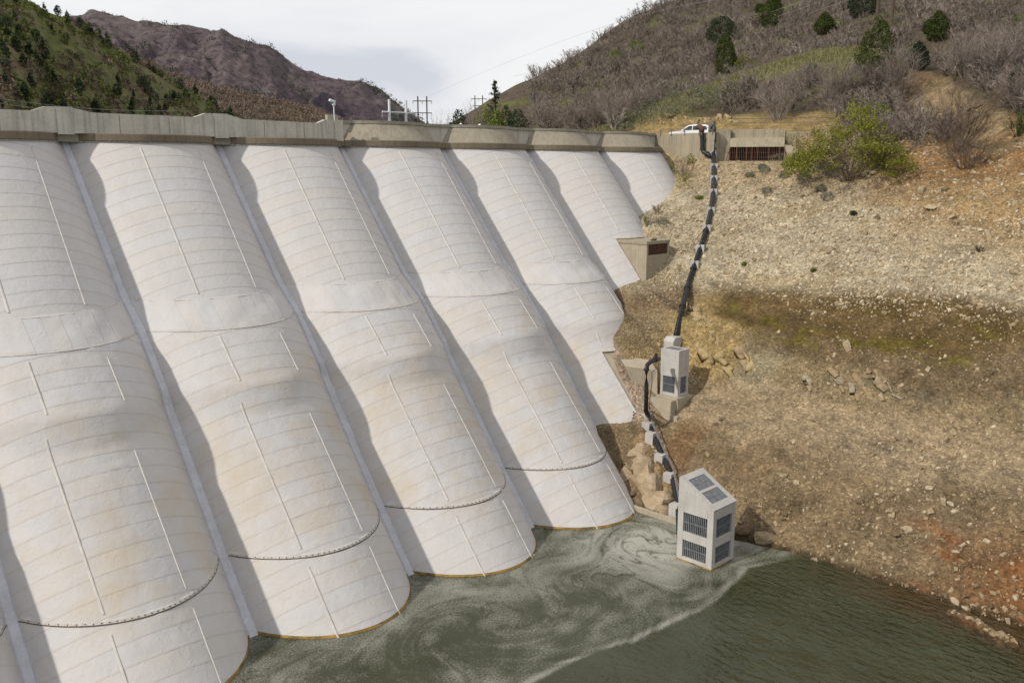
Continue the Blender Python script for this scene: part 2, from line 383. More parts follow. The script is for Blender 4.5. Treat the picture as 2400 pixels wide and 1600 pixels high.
def ground_colour(x, y, z):
    n = fbm(P3(x/6, y/6, z/3), 4, 31); n2 = fbm(P3(x/2, y/2, z), 3, 37); zz = z+1.3*n+.6*n2
    c = np.zeros((len(x), 3)); c[:] = (.178, .135, .083)
    def lay(col, m):
        nonlocal c
        m = np.clip(m, 0, 1)[:, None]; c = c*(1-m)+np.array(col)*m
    lay((.165, .12, .072), sstep(.1, .4, n2)*.7)
    lay((.26, .205, .135), sstep(4.6, 5.6, zz)*sstep(8.6, 7.6, zz))
    lay((.215, .17, .105), sstep(7.6, 8.4, zz)*sstep(12.8, 11.8, zz))
    lay((.30, .225, .11), sstep(7, 8.5, zz)*sstep(14.5, 12.5, zz)*sstep(37.8, 40, y+1.6*n2)*sstep(47, 44.5, y))
    lay((.25, .225, .155), sstep(7, 8.5, zz)*sstep(12.5, 11, zz)*sstep(33.8, 35.5, y+2*n)*sstep(39.5, 38, y+n)*.75)
    lay((.13, .094, .055), sstep(9.6, 10.6, zz)*sstep(12.6, 11.6, zz)*sstep(40, 37, y)*.8)
    lay((.12, .10, .07), sstep(7.8, 8.6, zz)*sstep(11, 10, zz)*sstep(27, 24, y)*sstep(0, .3, n2)*.8)
    lay((.27, .215, .145), sstep(.15, .4, np.sin(z*9+3*n))*sstep(4.9, 5.4, z)*sstep(7.6, 7, z)*.5)
    pale = sstep(13.4, 15.4, zz)
    lay((.345, .305, .23), pale)
    lay((.295, .24, .155), pale*sstep(.05, .45, n)*.8)
    lay((.31, .25, .165), sstep(21.5, 23.5, zz))
    mossy = sstep(11.3, 12.1, zz)*sstep(15.6, 13.8, zz)*sstep(46, 42, y)
    lay((.105, .072, .030), mossy*np.clip(1.0+.5*n2, 0, 1))
    lay((.12, .105, .018), sstep(11.1, 12, zz)*sstep(14.6, 13, zz)*sstep(45, 41, y)*sstep(.05, .45, n2)*.75)
    lay((.27, .19, .10), sstep(62, 68, x+3*n)*sstep(38, 30, y+4*n2))
    lay((.215, .13, .062), sstep(69, 75, x+3*n)*sstep(40, 36, y+3*n))
    lay((.175, .085, .036), sstep(20, 14, y+3*n)*sstep(4.5, 2.5, zz)*.8)
    lay((.20, .080, .03), .7*sstep(.1, .45, n2)*sstep(25, 18, y+2*n)*sstep(5, 3.5, zz))
    lay((.165, .088, .043), sstep(36.8, 37.8, y)*sstep(40.5, 39.3, y)*sstep(42.3, 43.4, x)*sstep(48, 46, x)*.5)
    sd_ = np.hypot(x-np.clip(46.0, 45, 47), (y-np.clip(y, 43.4, 47.0)))
    lay((.33, .26, .205), sstep(1.25, .75, sd_+.2*n2))
    lay((.30, .215, .12), sstep(.75, .4, np.hypot(x-(43.9-.62*(41.5-y)), .3*(y-np.clip(y, 37.2, 42.2)))+.25*n2)*sstep(36.5, 37.2, y)*sstep(42.6, 42, y))
    lay((.05, .038, .022), sstep(.42, .1, z+.2*n2))
    # hills, ground colour darkened to stand in for cloud shade
    far = sstep(84, 88, x+2*n)
    lay((.085, .066, .045), far)
    lay((.095, .10, .032), far*sstep(.05, .4, n)*.8)
    lay((.26, .185, .08), sstep(80.5, 82, x)*sstep(91, 88, x+2*n2)*sstep(46, 50, y)*sstep(82, 74, y))
    kd = np.full(len(x), 99.)
    for (a0, b0, _), (a1, b1, _) in zip(KN[:-1], KN[1:]):
        L = np.hypot(a1-a0, b1-b0); t = np.clip(((x-a0)*(a1-a0)+(y-b0)*(b1-b0))/L**2, 0, 1)
        kd = np.minimum(kd, np.hypot(x-(a0+t*(a1-a0)), y-(b0+t*(b1-b0))))
    lay((.145, .138, .058), sstep(4.0, 2.0, kd+2.0*n2)*far)
    gq = gully(x, y)+1.2*n2
    lay((.26, .19, .105), sstep(4.2, 2.8, gq)); lay((.12, .075, .04), sstep(.5, .9, np.abs(fbm(P3((x+y)/1.2, (x-y)/7), 3, 96)*3))*sstep(4, 3, gq)*.7)
    c = c*np.where((x < 84)[:, None], np.array([1.0, .955, .875]), 1.0)
    return np.clip(c, 0.01, 1)
def terrain(name, xs, ys, sink=0):
    X, Y = np.meshgrid(xs, ys); Z = height(X, Y)-sink
    v = np.stack([X, Y, Z], -1).reshape(-1, 3)
    o = obj(name, v, gridf(len(ys), len(xs)), M['ground'], None, True)
    cattr(o.data, 'gcol', ground_colour(v[:, 0], v[:, 1], v[:, 2]))
    o['kind'] = 'structure'; return o
terrain('bank', np.arange(34, 88.01, .2), np.arange(2, 63.01, .2))
terrain('hillside', np.concatenate([np.arange(87.6, 150, .9), np.arange(150, 330, 2.2)]), np.concatenate([np.arange(-40, 2, 1.5), np.arange(2, 96, .9), np.arange(96, 190, 2)]))
terrain('bench', np.arange(75.2, 88.3, .5), np.arange(62.6, 100, .6), .03)
terrain('lake_bed', np.concatenate([np.arange(-60, 34, 6), [34.3]]), np.concatenate([np.arange(-60, 2, 6), np.arange(2, 64, 3)]), .05)
terrain('near_shore', np.arange(34, 88.3, 1.2), np.concatenate([np.arange(-60, 2, 2), [2.2]]), .04)
# valley floor downstream of the dam, hidden by it from the lake side
obj('valley_floor', [(-900, 75, 8), (140, 75, 8), (600, 900, 8), (-900, 900, 8), (-900, 2600, 8), (1500, 2600, 8)], [(0, 1, 2, 3), (3, 2, 5, 4)], M['bark'])['kind'] = 'structure'

# ------------------------------------------------------------------ water
def _water(k):
    fo = k.attr('foam')
    sp = k.noise(k.pos(), 9, 6, .72); sp2 = k.noise(k.pos(), 34, 3, .7)
    th = k.math('ADD', k.math('MULTIPLY', sp, .6), k.math('MULTIPLY', sp2, .4))
    m = k.math('SUBTRACT', k.math('ADD', fo, th), .64)
    m = k.math('MULTIPLY', m, 2.9, clamp=True)
    deep = k.ramp(k.noise(k.pos(), .25, 3), [(.3, (.029, .033, .014)), (.7, (.043, .048, .025))])
    br = k.attr('brown')
    deep = k.mix(br, deep, (.055, .034, .012))
    k.col(k.mix(k.math('MULTIPLY', m, .85), deep, (.40, .39, .335)))
    k.l(k.math('ADD', .09, k.math('MULTIPLY', m, .6)), k.b.inputs['Roughness'])
    k.b.inputs['IOR'].default_value = 1.333
    rp = k.attr('ripple')
    w1 = k.noise(k.pos((1.0, .42, 1), (0, 0, .35)), 2.3, 3, .5, .35)
    w2 = k.noise(k.pos((.5, 1.1, 1), (0, 0, -.35)), 3.4, 2, .5, .2)
    h = k.math('ADD', w1, k.math('MULTIPLY', w2, .55))
    h = k.math('MULTIPLY', h, k.math('ADD', rp, .03))
    k.bump(h, 1.0, .34)
M['water'] = mat('lake_water', _water, .1, .5)
wx = np.concatenate([np.arange(-320, -4, 20), np.arange(-4, 46.01, .14)]); wy = np.concatenate([np.arange(-320, -4, 20), np.arange(-4, 44.01, .14)])
WX, WY = np.meshgrid(wx, wy); x, y = WX.ravel(), WY.ravel()
wo_ = obj('water', np.stack([x, y, np.zeros_like(x)], -1), gridf(len(wy), len(wx)), M['water'], None, True); wo_['kind'] = 'structure'
fl = np.interp(x, [0, 17.9, 22.7, 27.4, 30.2, 32.7, 37.1, 40.1, 46], [30, 28.4, 27.9, 27.0, 26.6, 27.1, 27.9, 26.5, 25])+.35*fbm(P3(x/2.5, y/2.5), 3, 3)
# slow eddies: warp the sample position round a few centres
ux, uy = x.copy(), y.copy()
for cx_, cy_, rr, st in ((36.5, 35.2, 3.4, 1.9), (33.2, 36.6, 2.6, -2.0), (20.5, 34.2, 3.2, 1.8), (27.5, 33.0, 3.6, -1.7), (30.5, 30.0, 2.4, 1.6), (15.5, 32.5, 2.6, -1.6), (24, 29.6, 2.2, -2.4), (38.6, 31.2, 2.4, 2.5)):
    d = np.hypot(ux-cx_, uy-cy_); an = st*np.exp(-(d/rr)**2)
    c, s_ = np.cos(an), np.sin(an); ax_, ay_ = ux-cx_, uy-cy_
    ux, uy = cx_+c*ax_-s_*ay_, cy_+s_*ax_+c*ay_
sw = fbm(P3((ux*.8+uy*.25)/2.2, (uy*.9-ux*.2)/.36), 5, 41); sw2 = fbm(P3(ux/4.5, uy/1.6), 3, 43, True)
inside = sstep(-.3, .9, y-fl)
heavy = np.exp(-(((x-35.8)/4.2)**2+((y-34.0)/3.4)**2))
lane = np.exp(-((y-fl)/.33)**2)*sstep(44, 36, x)*sstep(8, 14, x)
near = np.exp(-((y-37.5)/2.2)**2)*sstep(30, 22, x)
ln1 = fbm(P3(ux/2.1+3, uy/1.5), 3, 63); vein = np.exp(-(ln1/.055)**2)+.7*np.exp(-((ln1-.22)/.035)**2)
foam = inside*(.185+.05*sstep(27, 33, x)+.055*sw+.02*sw2+.07*near+.11*fbm(P3(ux/4, uy/2.6), 4, 47)+.09*fbm(P3(x/1.3, y/.9), 3, 49))+heavy*(.28+.14*sw)*inside+lane*(.26+.16*sw)+.03*(1-inside)*sw*sstep(12, 20, y)
foam = foam-inside*vein*(.07+.22*heavy)*sstep(.5, 2, y-fl)
fattr(wo_.data, 'foam', np.clip(foam, 0, 1), 'POINT')
fattr(wo_.data, 'ripple', sstep(1.0, -1.5, y-fl)*(.30+.6*sstep(24, 36, x))*np.clip(.75+1.1*fbm(P3(x/5, y/4), 3, 65), .15, 1.3)+.04, 'POINT')
fattr(wo_.data, 'brown', sstep(27, 18, y)*sstep(36.5, 40.5, x)*.85+sstep(16, 10, y)*sstep(34, 39, x)*.4, 'POINT')

# ------------------------------------------------------------------ dam
vz, vy = np.array([(-3, 39.39), (0, 41.90), (3.62, 44.93), (10.95, 50.6), (11.85, 51.0), (15.09, 53.72), (16.70, 55.74), (26.45, 63.91), (29, 66.05)]).T
cz, cy = np.array([(-3, 35.44), (0, 37.95), (3.62, 41.05), (10.5, 47.03), (12.15, 47.92), (15.09, 50.75), (16.70, 52.6), (26.45, 60.9), (29, 63.0)]).T
HC, RR = 5.08, 6.0
def shp(t):
    t = np.clip(np.abs(t), 0, 1); b = math.sqrt(RR**2-HC**2); return (np.sqrt(RR**2-(HC*t)**2)-b)/(RR-b)
def yv_(z, i):
    if i >= 5: return 63.91-(26.45-z)*.838
    return np.interp(z, vz, vy)
def Ysurf(X, z, i):
    t = (X-(i+.5)*S)/HC; a = yv_(z, i)
    c = np.interp(z, cz, cy) if i < 5 else a-3.05
    return a-(a-c)*shp(t)
NRM = np.array([0, -.766, .643])
dam = thing('dam', (32, 64, 0), 'multiple arch concrete dam covered in white membrane', 'dam')
Zd = np.linspace(-3, 27, 900)
def zof(X, s, i):
    X = np.asarray(X, float); out = np.zeros((len(s), len(X)))
    for j, xx in enumerate(X):
        out[:, j] = np.interp(s, .766*Zd+.643*Ysurf(xx, Zd, i), Zd)
    return out
def xmax(i, z):
    if i == 3: return np.full_like(z, 50.)
    if i == 4: return np.interp(z, [4.6, 5.6, 5.61, 9.9, 9.95, 10.4, 12.7, 13.0, 13.01], [44.7, 45.45, 45.5, 45.5, 49.2, 49.8, 50.4, 53, 60])
    if i == 5: return np.interp(z, [12.5, 14.2, 14.25, 18.2, 18.25, 19.4, 19.41], [50.4, 55.7, 56.1, 56.1, 60, 61.3, 70])
    return np.full_like(z, 90.)
def panel(parent, Xc, Zr, i, off0, off1, name='membrane_panel', wr=.02):
    # Zr: rows (from upper edge to lower edge) x columns
    nr, nc = Zr.shape; X = np.broadcast_to(Xc, Zr.shape); Yv = Ysurf(X, Zr, i)
    P = np.stack([X, Yv, Zr], -1)
    n = fbm(P/np.array([1.3, 1.3, .9]), 3, 51); n2 = np.maximum(vnoise(P*2.4, 57)-.55, 0)
    k = np.linspace(off0, off1, nr)[:, None]
    amp = wr*np.where(Zr < 16.7, 1.6, .35)
    P = P+NRM*(k+amp*n+.10*(n2*(Zr < 15.2)))[..., None]
    f = gridf(nr, nc); v = P.reshape(-1, 3)
    a = np.linalg.norm(np.cross(v[f[:, 2]]-v[f[:, 0]], v[f[:, 3]]-v[f[:, 1]]), axis=1)
    ctr = v[f].mean(1); keep = (a > 1e-4) & (ctr[:, 0] < xmax(i, ctr[:, 2]))
    if keep.sum() < 2: return None
    f = f[keep]; used = np.unique(f); mp_ = -np.ones(len(v), int); mp_[used] = np.arange(len(used))
    me = newmesh(name, v[used], mp_[f], M['membrane'], True)
    uvr = np.broadcast_to(np.linspace(1, 0, nr)[:, None], (nr, nc)).ravel(); uvc = np.broadcast_to(np.linspace(0, 1, nc)[None], (nr, nc)).ravel()
    uv = me.uv_layers.new(name='UVMap'); li = f.ravel()
    uv.data.foreach_set('uv', np.stack([uvc[li], uvr[li]], -1).astype(np.float32).ravel())
    fattr(me, 'tone', np.full(len(f), rng.random()))
    return put(bpy.data.objects.new(name, me), parent)
def ribbon(i, x_of, z0, z1, wdt, thick, n=40):      # raised rib running down the slope
    zs = np.linspace(z1, z0, n); vs = []; mb = MB()
    for z in zs:
        xc = x_of(z)
        for dx_, o in ((-wdt/2, .012), (-wdt/2+.03, thick), (wdt/2-.03, thick), (wdt/2, .012)):
            xx = xc+dx_; vs.append(np.array([xx, float(Ysurf(np.array(xx), np.array(z), i)), z])+NRM*o)
    fs = [(4*k+j, 4*k+4+j, 4*k+5+j, 4*k+1+j) for k in range(n-1) for j in range(3)]
    fs += [(0, 1, 2, 3), (4*n-1, 4*n-2, 4*n-3, 4*n-4)]
    return mb.add(vs, fs)
def hband(i, z, h, o, x0, x1, n=60, thick=.05):       # clamp bar that follows a level line
    xs = np.linspace(x0, x1, n); vs = []
    for xx in xs:
        for dz, oo in ((h/2, .0), (h/2, thick), (-h/2, thick), (-h/2, .0)):
            z_ = z+dz; vs.append(np.array([xx, float(Ysurf(np.array(xx), np.array(z_), i)), z_])+NRM*(o+oo))
    return MB().add(vs, [(4*k+j, 4*k+4+j, 4*k+5+j, 4*k+1+j) for k in range(n-1) for j in range(3)]+[(0, 1, 2, 3)])
EW = .27
for i in range(-1, 7):
    x0, x1 = i*S+EW, (i+1)*S-EW
    zr = np.linspace(-2.5, 26.45, 60); xr = np.linspace(i*S, (i+1)*S, 30)
    XX, ZZ = np.meshgrid(xr, zr)
    arch = obj('arch', np.stack([XX, Ysurf(XX, ZZ, i)+.14, ZZ], -1).reshape(-1, 3), gridf(60, 30), M['conc_base'], dam, True)
    nc = 46 if i < 4 else 70
    Xc = np.linspace(x0, x1, nc)
    zones = [(16.70, 26.30), (3.66, 15.09), (-.9, 3.58)]
    if i >= 5: zones = [(12.0, 26.30)]
    if i == -1: zones = [(3.66, 8.5), (-.9, 3.58)]
    for zi, (za_, zb_) in enumerate(zones):
        s_hi = (.766*zb_+.643*float(yv_(zb_, i))); c_lo = float(Ysurf(np.array((i+.5)*S), np.array(za_), i)); s_lo = .766*za_+.643*c_lo
        step = (.98, 1.02, 1.1)[zi]
        for q in range(int((s_hi-s_lo)/step)+2):
            sa = s_hi-q*step+.0; sb = sa-step-.05
            Zr = np.clip(zof(Xc, np.linspace(sa, sb, 6), i), za_, zb_)
            panel(arch, Xc, Zr, i, .004, .012)
    if 0 <= i < 5:                                   # shoulder band with upright gores
        G = 11; ge = np.linspace(x0, x1, G+1)
        for g in range(G):
            Xg = np.linspace(ge[g]-.03, ge[g+1], 6); Zr = np.broadcast_to(np.linspace(16.75, 15.04, 9)[:, None], (9, 6)).copy()
            p = panel(arch, Xg, Zr, i, .02+.012*(g % 2), .02+.012*(g % 2), wr=.075)
        hband(i, 16.72, .06, .015, x0, x1, 40, .018).build('seam_weld', M['batten'], arch, True)
        hband(i, 15.06, .06, .015, x0, x1, 40, .018).build('seam_weld', M['batten'], arch, True)
    # ribs
    for fr, ft in ((.325, .345), (.70, .735)):
        xo = lambda z, a=fr, b=ft: (i+a+(b-a)*np.clip((z-16)/10, 0, 1)-(.03 if z < 11.5 else 0))*S
        if i >= 0:
            hi = 26.0 if fr < .5 else (25.9 if i < 5 else 0)
            lo = 17.05 if i < 5 else (18.9 if i == 5 else 22.2)
            if hi: ribbon(i, xo, lo, hi, .12, .05).build('rib_cover', M['batten'], arch)
        if 0 <= i < 5:
            ribbon(i, xo, 12.35, 14.75 if fr < .5 else 14.45, .12, .055, 12).build('rib_cover', M['batten'], arch)
            lo2 = 3.95 if i < 4 else (10.3 if fr < .5 else 0)
            hi2 = (11.2 if fr < .5 else 10.0) if i < 4 else 11.3
            if lo2: ribbon(i, xo, lo2, hi2, .12, .055, 24).build('rib_cover', M['batten'], arch)
        if i == -1: ribbon(i, xo, 3.95, 8.3, .12, .055, 14).build('rib_cover', M['batten'], arch)
        if i < 4: ribbon(i, xo, -.6, 3.15, .12, .055, 12).build('rib_cover', M['batten'], arch)
    if i < 4:
        cb = hband(i, 3.62, .10, .02, x0-.1, x1+.1, 70, .03).build('clamp_bar', M['clamp_white'], arch)
        hband(i, 3.545, .035, .02, x0-.1, x1+.1, 70, .02).build('clamp_edge', M['bolt'], arch)
        mb = MB()
        for xx in np.arange(x0, x1, .3):
            for dz in (.0,):
                mb.obox(np.array([xx, float(Ysurf(np.array(xx), np.array(3.62+dz), i)), 3.62+dz])+NRM*.05, (1, 0, 0), (0, .643, .766), NRM, .035, .022, .014)
        o = mb.build('bolt_row', M['bolt'], arch); o['kind'] = 'stuff'
        hband(i, .05, .12, .028, x0-.25, x1+.25, 60, .015).build('algae_line', M['algae'], arch)
    for ee in ([(18.22, 55.9, 60.1)] if i == 5 else [(9.93, 45.4, 49.4)] if i == 4 else []): hband(i, ee[0], .22, .02, ee[1], ee[2], 24, .02).build('edge_cover', M['batten'], arch)
    for ee in ([(56.08, 14.0, 18.2)] if i == 5 else [(45.48, 5.4, 9.95)] if i == 4 else []): ribbon(i, lambda z, q=ee[0]: q, ee[1], ee[2], .16, .03, 14).build('edge_cover', M['batten'], arch)
    mb = hband(i, 26.34, .12, .02, x0, x1, 40, .04); mb.build('top_clamp', M['clamp_white'], arch)
    mb = MB()
    for xx in np.arange(x0, x1, .33):
        mb.obox(np.array([xx, float(Ysurf(np.array(xx), np.array(26.30), i)), 26.30])+NRM*.05, (1, 0, 0), (0, .643, .766), NRM, .04, .02, .01)
    o = mb.build('bolt_row', M['bolt'], arch); o['kind'] = 'stuff'
    # ledge above the membrane
    xs = np.linspace(i*S-.0+.02, (i+1)*S-.02, 40); vs = []
    for xx in xs:
        yy = float(Ysurf(np.array(xx), np.array(26.45), i)); yy = min(yy, 63.45)
        for a_, b_ in ((-.28, 26.42), (-.26, 26.84), (-.20, 26.90), (2.2, 26.90), (2.2, 26.42)): vs.append((xx, yy+a_, b_))
    n = len(xs)
    MB().add(vs, [(5*k+j, 5*k+5+j, 5*k+5+(j+1) % 5, 5*k+(j+1) % 5) for k in range(n-1) for j in range(5)]+[(0, 1, 2, 3, 4), tuple(5*n-1-j for j in range(5))]).build('ledge', M['conc_lip'], dam)
# valley strips over the buttress noses
for i in range(0, 7):
    zs = np.linspace(-1, 26.35, 90); vs = []
    wob = fbm(P3(zs/1.5, i*7.0), 3, 61)
    for k, z in enumerate(zs):
        ii = min(i, 5); y_ = max(float(yv_(z, i)), float(yv_(z, i-1)))
        hw = .30+.03*wob[k]+(.06 if z < 11.5 else 0)
        for dx_, o in ((-hw, .02), (-hw*.6, .13), (hw*.6, .13), (hw, .02)):
            vs.append(np.array([i*S+dx_, y_, z])+NRM*(o+.02*wob[k]))
    n = len(zs)
    MB().add(vs, [(4*k+j, 4*k+1+j, 4*k+5+j, 4*k+4+j) for k in range(n-1) for j in range(3)]).build('valley_strip', M['strip'], dam)
# straight parapet with humps over the buttresses (left three bays)
for i in range(-1, 3):
    a0, a1 = i*S, (i+1)*S
    pr = [(a0-.1, 28.5), (a0+.1 if i >= 0 else a0+.1, 28.5), (a0+1.55, 28.22), (a1-2.2, 28.2), (a1-1.35, 28.5), (a1-.12, 28.5)]
    if i == 2: pr = [(a0-.1, 28.49), (a0+.3, 28.49), (a0+1.4, 28.19), (a1-2.8, 28.13), (a1-2.1, 28.41), (a1-.55, 28.41)]
    pts = [(p[0], 62.6, p[1]) for p in pr]
    poly = [(pr[0][0], 62.6, 26.88)]+[(pr[-1][0], 62.6, 26.88)]+pts[::-1]
    MB().poly_prism(poly[::-1], (0, .45, 0)).build('parapet_wall', M['conc_old'], dam)
    MB().box(a1-.75 if i < 2 else a1-1.3, a1+.28 if i < 2 else a1-.52, 62.54, 63.9, 26.80, 28.505 if i < 2 else 28.415).build('parapet_pier', M['conc_old'], dam)
    for jx in (a0+3.2, a0+6.6): MB().box(jx-.02, jx+.02, 62.592, 62.62, 26.9, 28.1).build('joint', M['conc_lip'], dam)
# recessed curved crest on the right four bays, with coping and buttress piers
for i in range(3, 7):
    xs = np.linspace(i*S+.05, (i+1)*S-.05, 48); zs = np.linspace(26.85, 28.3, 8)
    XX, ZZ = np.meshgrid(xs, zs); YY = Ysurf(XX, ZZ, i)+.22
    obj('crest_arch', np.stack([XX, YY, ZZ], -1).reshape(-1, 3), gridf(8, 48), M['conc_arch'], dam, True)
    vs = []
    for xx in xs:
        yy = min(float(Ysurf(np.array(xx), np.array(28.3), i))+.22, 64.15)
        for a_, b_ in ((-.10, 28.27), (-.10, 28.52), (.5, 28.52), (.5, 28.27)): vs.append((xx, yy+a_, b_))
    n = len(xs)
    MB().add(vs, [(4*k+j, 4*k+4+j, 4*k+4+(j+1) % 4, 4*k+(j+1) % 4) for k in range(n-1) for j in range(4)]+[(0, 1, 2, 3), (4*n-1, 4*n-2, 4*n-3, 4*n-4)]).build('coping', M['conc_cope'], dam)
    px = i*S
    MB().box(px-1.75 if i > 3 else px-.5, px+1.75, 64.2, 65.2, 26.45, 28.27).build('buttress_pier', M['conc_old'], dam)
MB().box(-10, 74.8, 65.2, 68.4, 26.4, 27.02).build('crest_deck', M['conc_cope'], dam)
MB().box(-10, 31.5, 63.06, 65.2, 26.35, 27.0).build('crest_deck', M['conc_cope'], dam)

# ------------------------------------------------------------------ concrete structures by the dam
def wall_open(mb, axis, c0, c1, a0, a1, z0, z1, ops):
    """wall slab between c0 and c1 (thickness) across a0..a1, z0..z1 with stacked openings (b0,b1,q0,q1)"""
    def bx(p0, p1, q0, q1):
        if q1-q0 < .01 or p1-p0 < .01: return
        if axis == 'x': mb.box(c0, c1, p0, p1, q0, q1)
        else: mb.box(p0, p1, c0, c1, q0, q1)
    if not ops: bx(a0, a1, z0, z1); return
    b0, b1 = ops[0][0], ops[0][1]
    bx(a0, b0, z0, z1); bx(b1, a1, z0, z1)
    zc = z0
    for o in sorted(ops, key=lambda q: q[2]): bx(b0, b1, zc, o[2]); zc = o[3]
    bx(b0, b1, zc, z1)
def grate(axis, c, b0, b1, q0, q1, n, parent, r=.03):
    """bars plus one cross bar set in an opening"""
    mb = MB()
    for k in range(n):
        p = b0+(k+.5)*(b1-b0)/n
        if axis == 'x': mb.box(c-.04, c+.04, p-r, p+r, q0, q1)
        else: mb.box(p-r, p+r, c-.04, c+.04, q0, q1)
    zc = (q0+q1)/2
    if axis == 'x': mb.box(c-.06, c-.041, b0, b1, zc-.03, zc+.03)
    else: mb.box(b0, b1, c-.06, c-.041, zc-.03, zc+.03)
    return mb.build('grate', M['steel'], parent)

# lower intake tower, standing in the water
tw = thing('intake_tower', (36.3, 30.4, 0), 'pale concrete intake tower with slanted grated roof standing in the water', 'intake tower')
TX0, TX1, TY0, TY1 = 35.08, 37.60, 29.12, 31.76
zf, zb = 3.87, 5.42
mb = MB(); t_ = .26
o1 = (29.62, 31.30, 1.95, 3.30); o2 = (29.62, 31.30, -.05, 1.35)
wall_open(mb, 'x', TX0, TX0+t_, TY0, TY1, -2.5, zf, [(29.55, 31.34, .28, 1.42), (29.55, 31.34, 1.98, 3.26)])
wall_open(mb, 'y', TY0, TY0+t_, TX0+t_, TX1, -2.5, zf, [(35.46, 37.22, .28, 1.42), (35.46, 37.22, 1.98, 3.26)])
mb.box(TX1-t_, TX1, TY0+t_, TY1, -2.5, zf); mb.box(TX0+t_, TX1-t_, TY1-t_, TY1, -2.5, zb-.2)
# gable triangles of the slanted head
for xa in (TX0, TX1-t_):
    mb.poly_prism([(xa, TY0, zf), (xa, TY1, zf), (xa, TY1, zb)], (t_, 0, 0))
mb.box(TX0+t_, TX1-t_, TY1-t_, TY1, zb-.2, zb-.16)
mb.build('shaft', M['conc_new'], tw, bevel=.015)
sl_ = (zb-zf)/(TY1-TY0); ry = np.array([0, 1, sl_])/math.hypot(1, sl_); rz = np.array([0, -sl_, 1])/math.hypot(1, sl_)
mb = MB(); L = (TY1-TY0)*math.hypot(1, sl_)
def roofp(u, v, h=0): return np.array([u, TY0, zf])+ry*v+rz*h
def rslab(m, u0, u1, v0, v1, h0=.003, h1=.12): m.hexa([roofp(u0, v0, h0), roofp(u1, v0, h0), roofp(u1, v1, h0), roofp(u0, v1, h0), roofp(u0, v0, h1), roofp(u1, v0, h1), roofp(u1, v1, h1), roofp(u0, v1, h1)])
ga = [(.48, 1.42), (1.62, 2.62)]
U0, U1 = TX0+.36, TX1-.36
rslab(mb, TX0, U0, 0, L); rslab(mb, U1, TX1, 0, L); rslab(mb, U0, U1, 0, ga[0][0]); rslab(mb, U0, U1, ga[0][1], ga[1][0]); rslab(mb, U0, U1, ga[1][1], L)
mb.build('roof_slab', M['conc_new'], tw)
for v0, v1 in ga:
    mb = MB(); n = 15
    for k in range(n):
        u = U0+(k+.5)*(U1-U0)/n; rslab(mb, u-.035, u+.035, v0, v1, .05, .10)
    rslab(mb, U0, U1, (v0+v1)/2-.03, (v0+v1)/2+.03, .06, .115)
    mb.build('roof_grate', M['steel'], tw)
for q0, q1 in ((.28, 1.42), (1.98, 3.26)):
    grate('x', TX0+.15, 29.55, 31.34, q0, q1, 13, tw); grate('y', TY0+.15, 35.46, 37.22, q0, q1, 12, tw)
MB().box(TX0-.035, TX1+.02, TY0-.03, TY1, -.4, .07).build('algae_line', M['algae'], tw)

# middle intake tower on its footing
t2 = thing('intake_tower', (48.7, 42, 6.6), 'small pale concrete intake tower on the bank, flat grated top, black pipe beside it', 'intake tower')
QX0, QX1, QY0, QY1, QZ, QT = 47.98, 49.40, 41.14, 42.90, 6.6, 10.42
mb = MB(); t_ = .2
wall_open(mb, 'x', QX0, QX0+t_, QY0, QY1, QZ, QT, [(QY0+.34, QY1-.26, QZ+.28, QZ+1.62)])
wall_open(mb, 'y', QY0, QY0+t_, QX0+t_, QX1, QZ, QT, [(QX0+.34, QX1-.26, QZ+.28, QZ+1.62)])
mb.box(QX1-t_, QX1, QY0+t_, QY1, QZ, QT); mb.box(QX0+t_, QX1-t_, QY1-t_, QY1, QZ, QT)
mb.build('shaft', M['conc_new'], t2, bevel=.012)
grate('x', QX0+.12, QY0+.34, QY1-.26, QZ+.28, QZ+1.62, 13, t2, .018); grate('y', QY0+.12, QX0+.34, QX1-.26, QZ+.28, QZ+1.62, 10, t2, .018)
mb = MB()
for k in range(16):
    u = QX0+t_+(k+.5)*(QX1-QX0-2*t_)/16; mb.box(u-.02, u+.02, QY0+t_, QY1-t_, QT-.08, QT-.03)
mb.box(QX0+t_, QX1-t_, 42.0, 42.06, QT-.07, QT-.02); mb.build('roof_grate', M['steel'], t2)
MB().box(QX0-.32, QX1+.30, QY0-.26, QY1+.2, 5.35, QZ).build('footing', M['conc_base'], t2, bevel=.02)
MB().box(QX0-1.0, QX0-.325, QY0-.1, QY1+.2, 5.3, QZ-.12).build('footing_step', M['conc_base'], t2)
MB().box(QX0-1.05, QX1-.35, QY0-.75, QY1, 4.2, 5.34).build('lower_slab', M['conc_base'], t2)

# thrust block behind the pipe, next to the membrane
p = [at(1465, 857, Y=45.0), at(1541, 868, Y=42.9), at(1541, 955, Y=42.9), at(1506, 955, Y=44.2)]
tb = MB(); d_ = np.array([1.0, 1.6, .5])
tb.add(p+[q+d_ for q in p], [(3, 2, 1, 0), (4, 5, 6, 7), (0, 1, 5, 4), (1, 2, 6, 5), (2, 3, 7, 6), (3, 0, 4, 7)])
tag(tb.build('thrust_block', M['conc_base'], None, bevel=.02), 'tan concrete thrust block behind the black pipe, left of the small intake tower', 'concrete block')

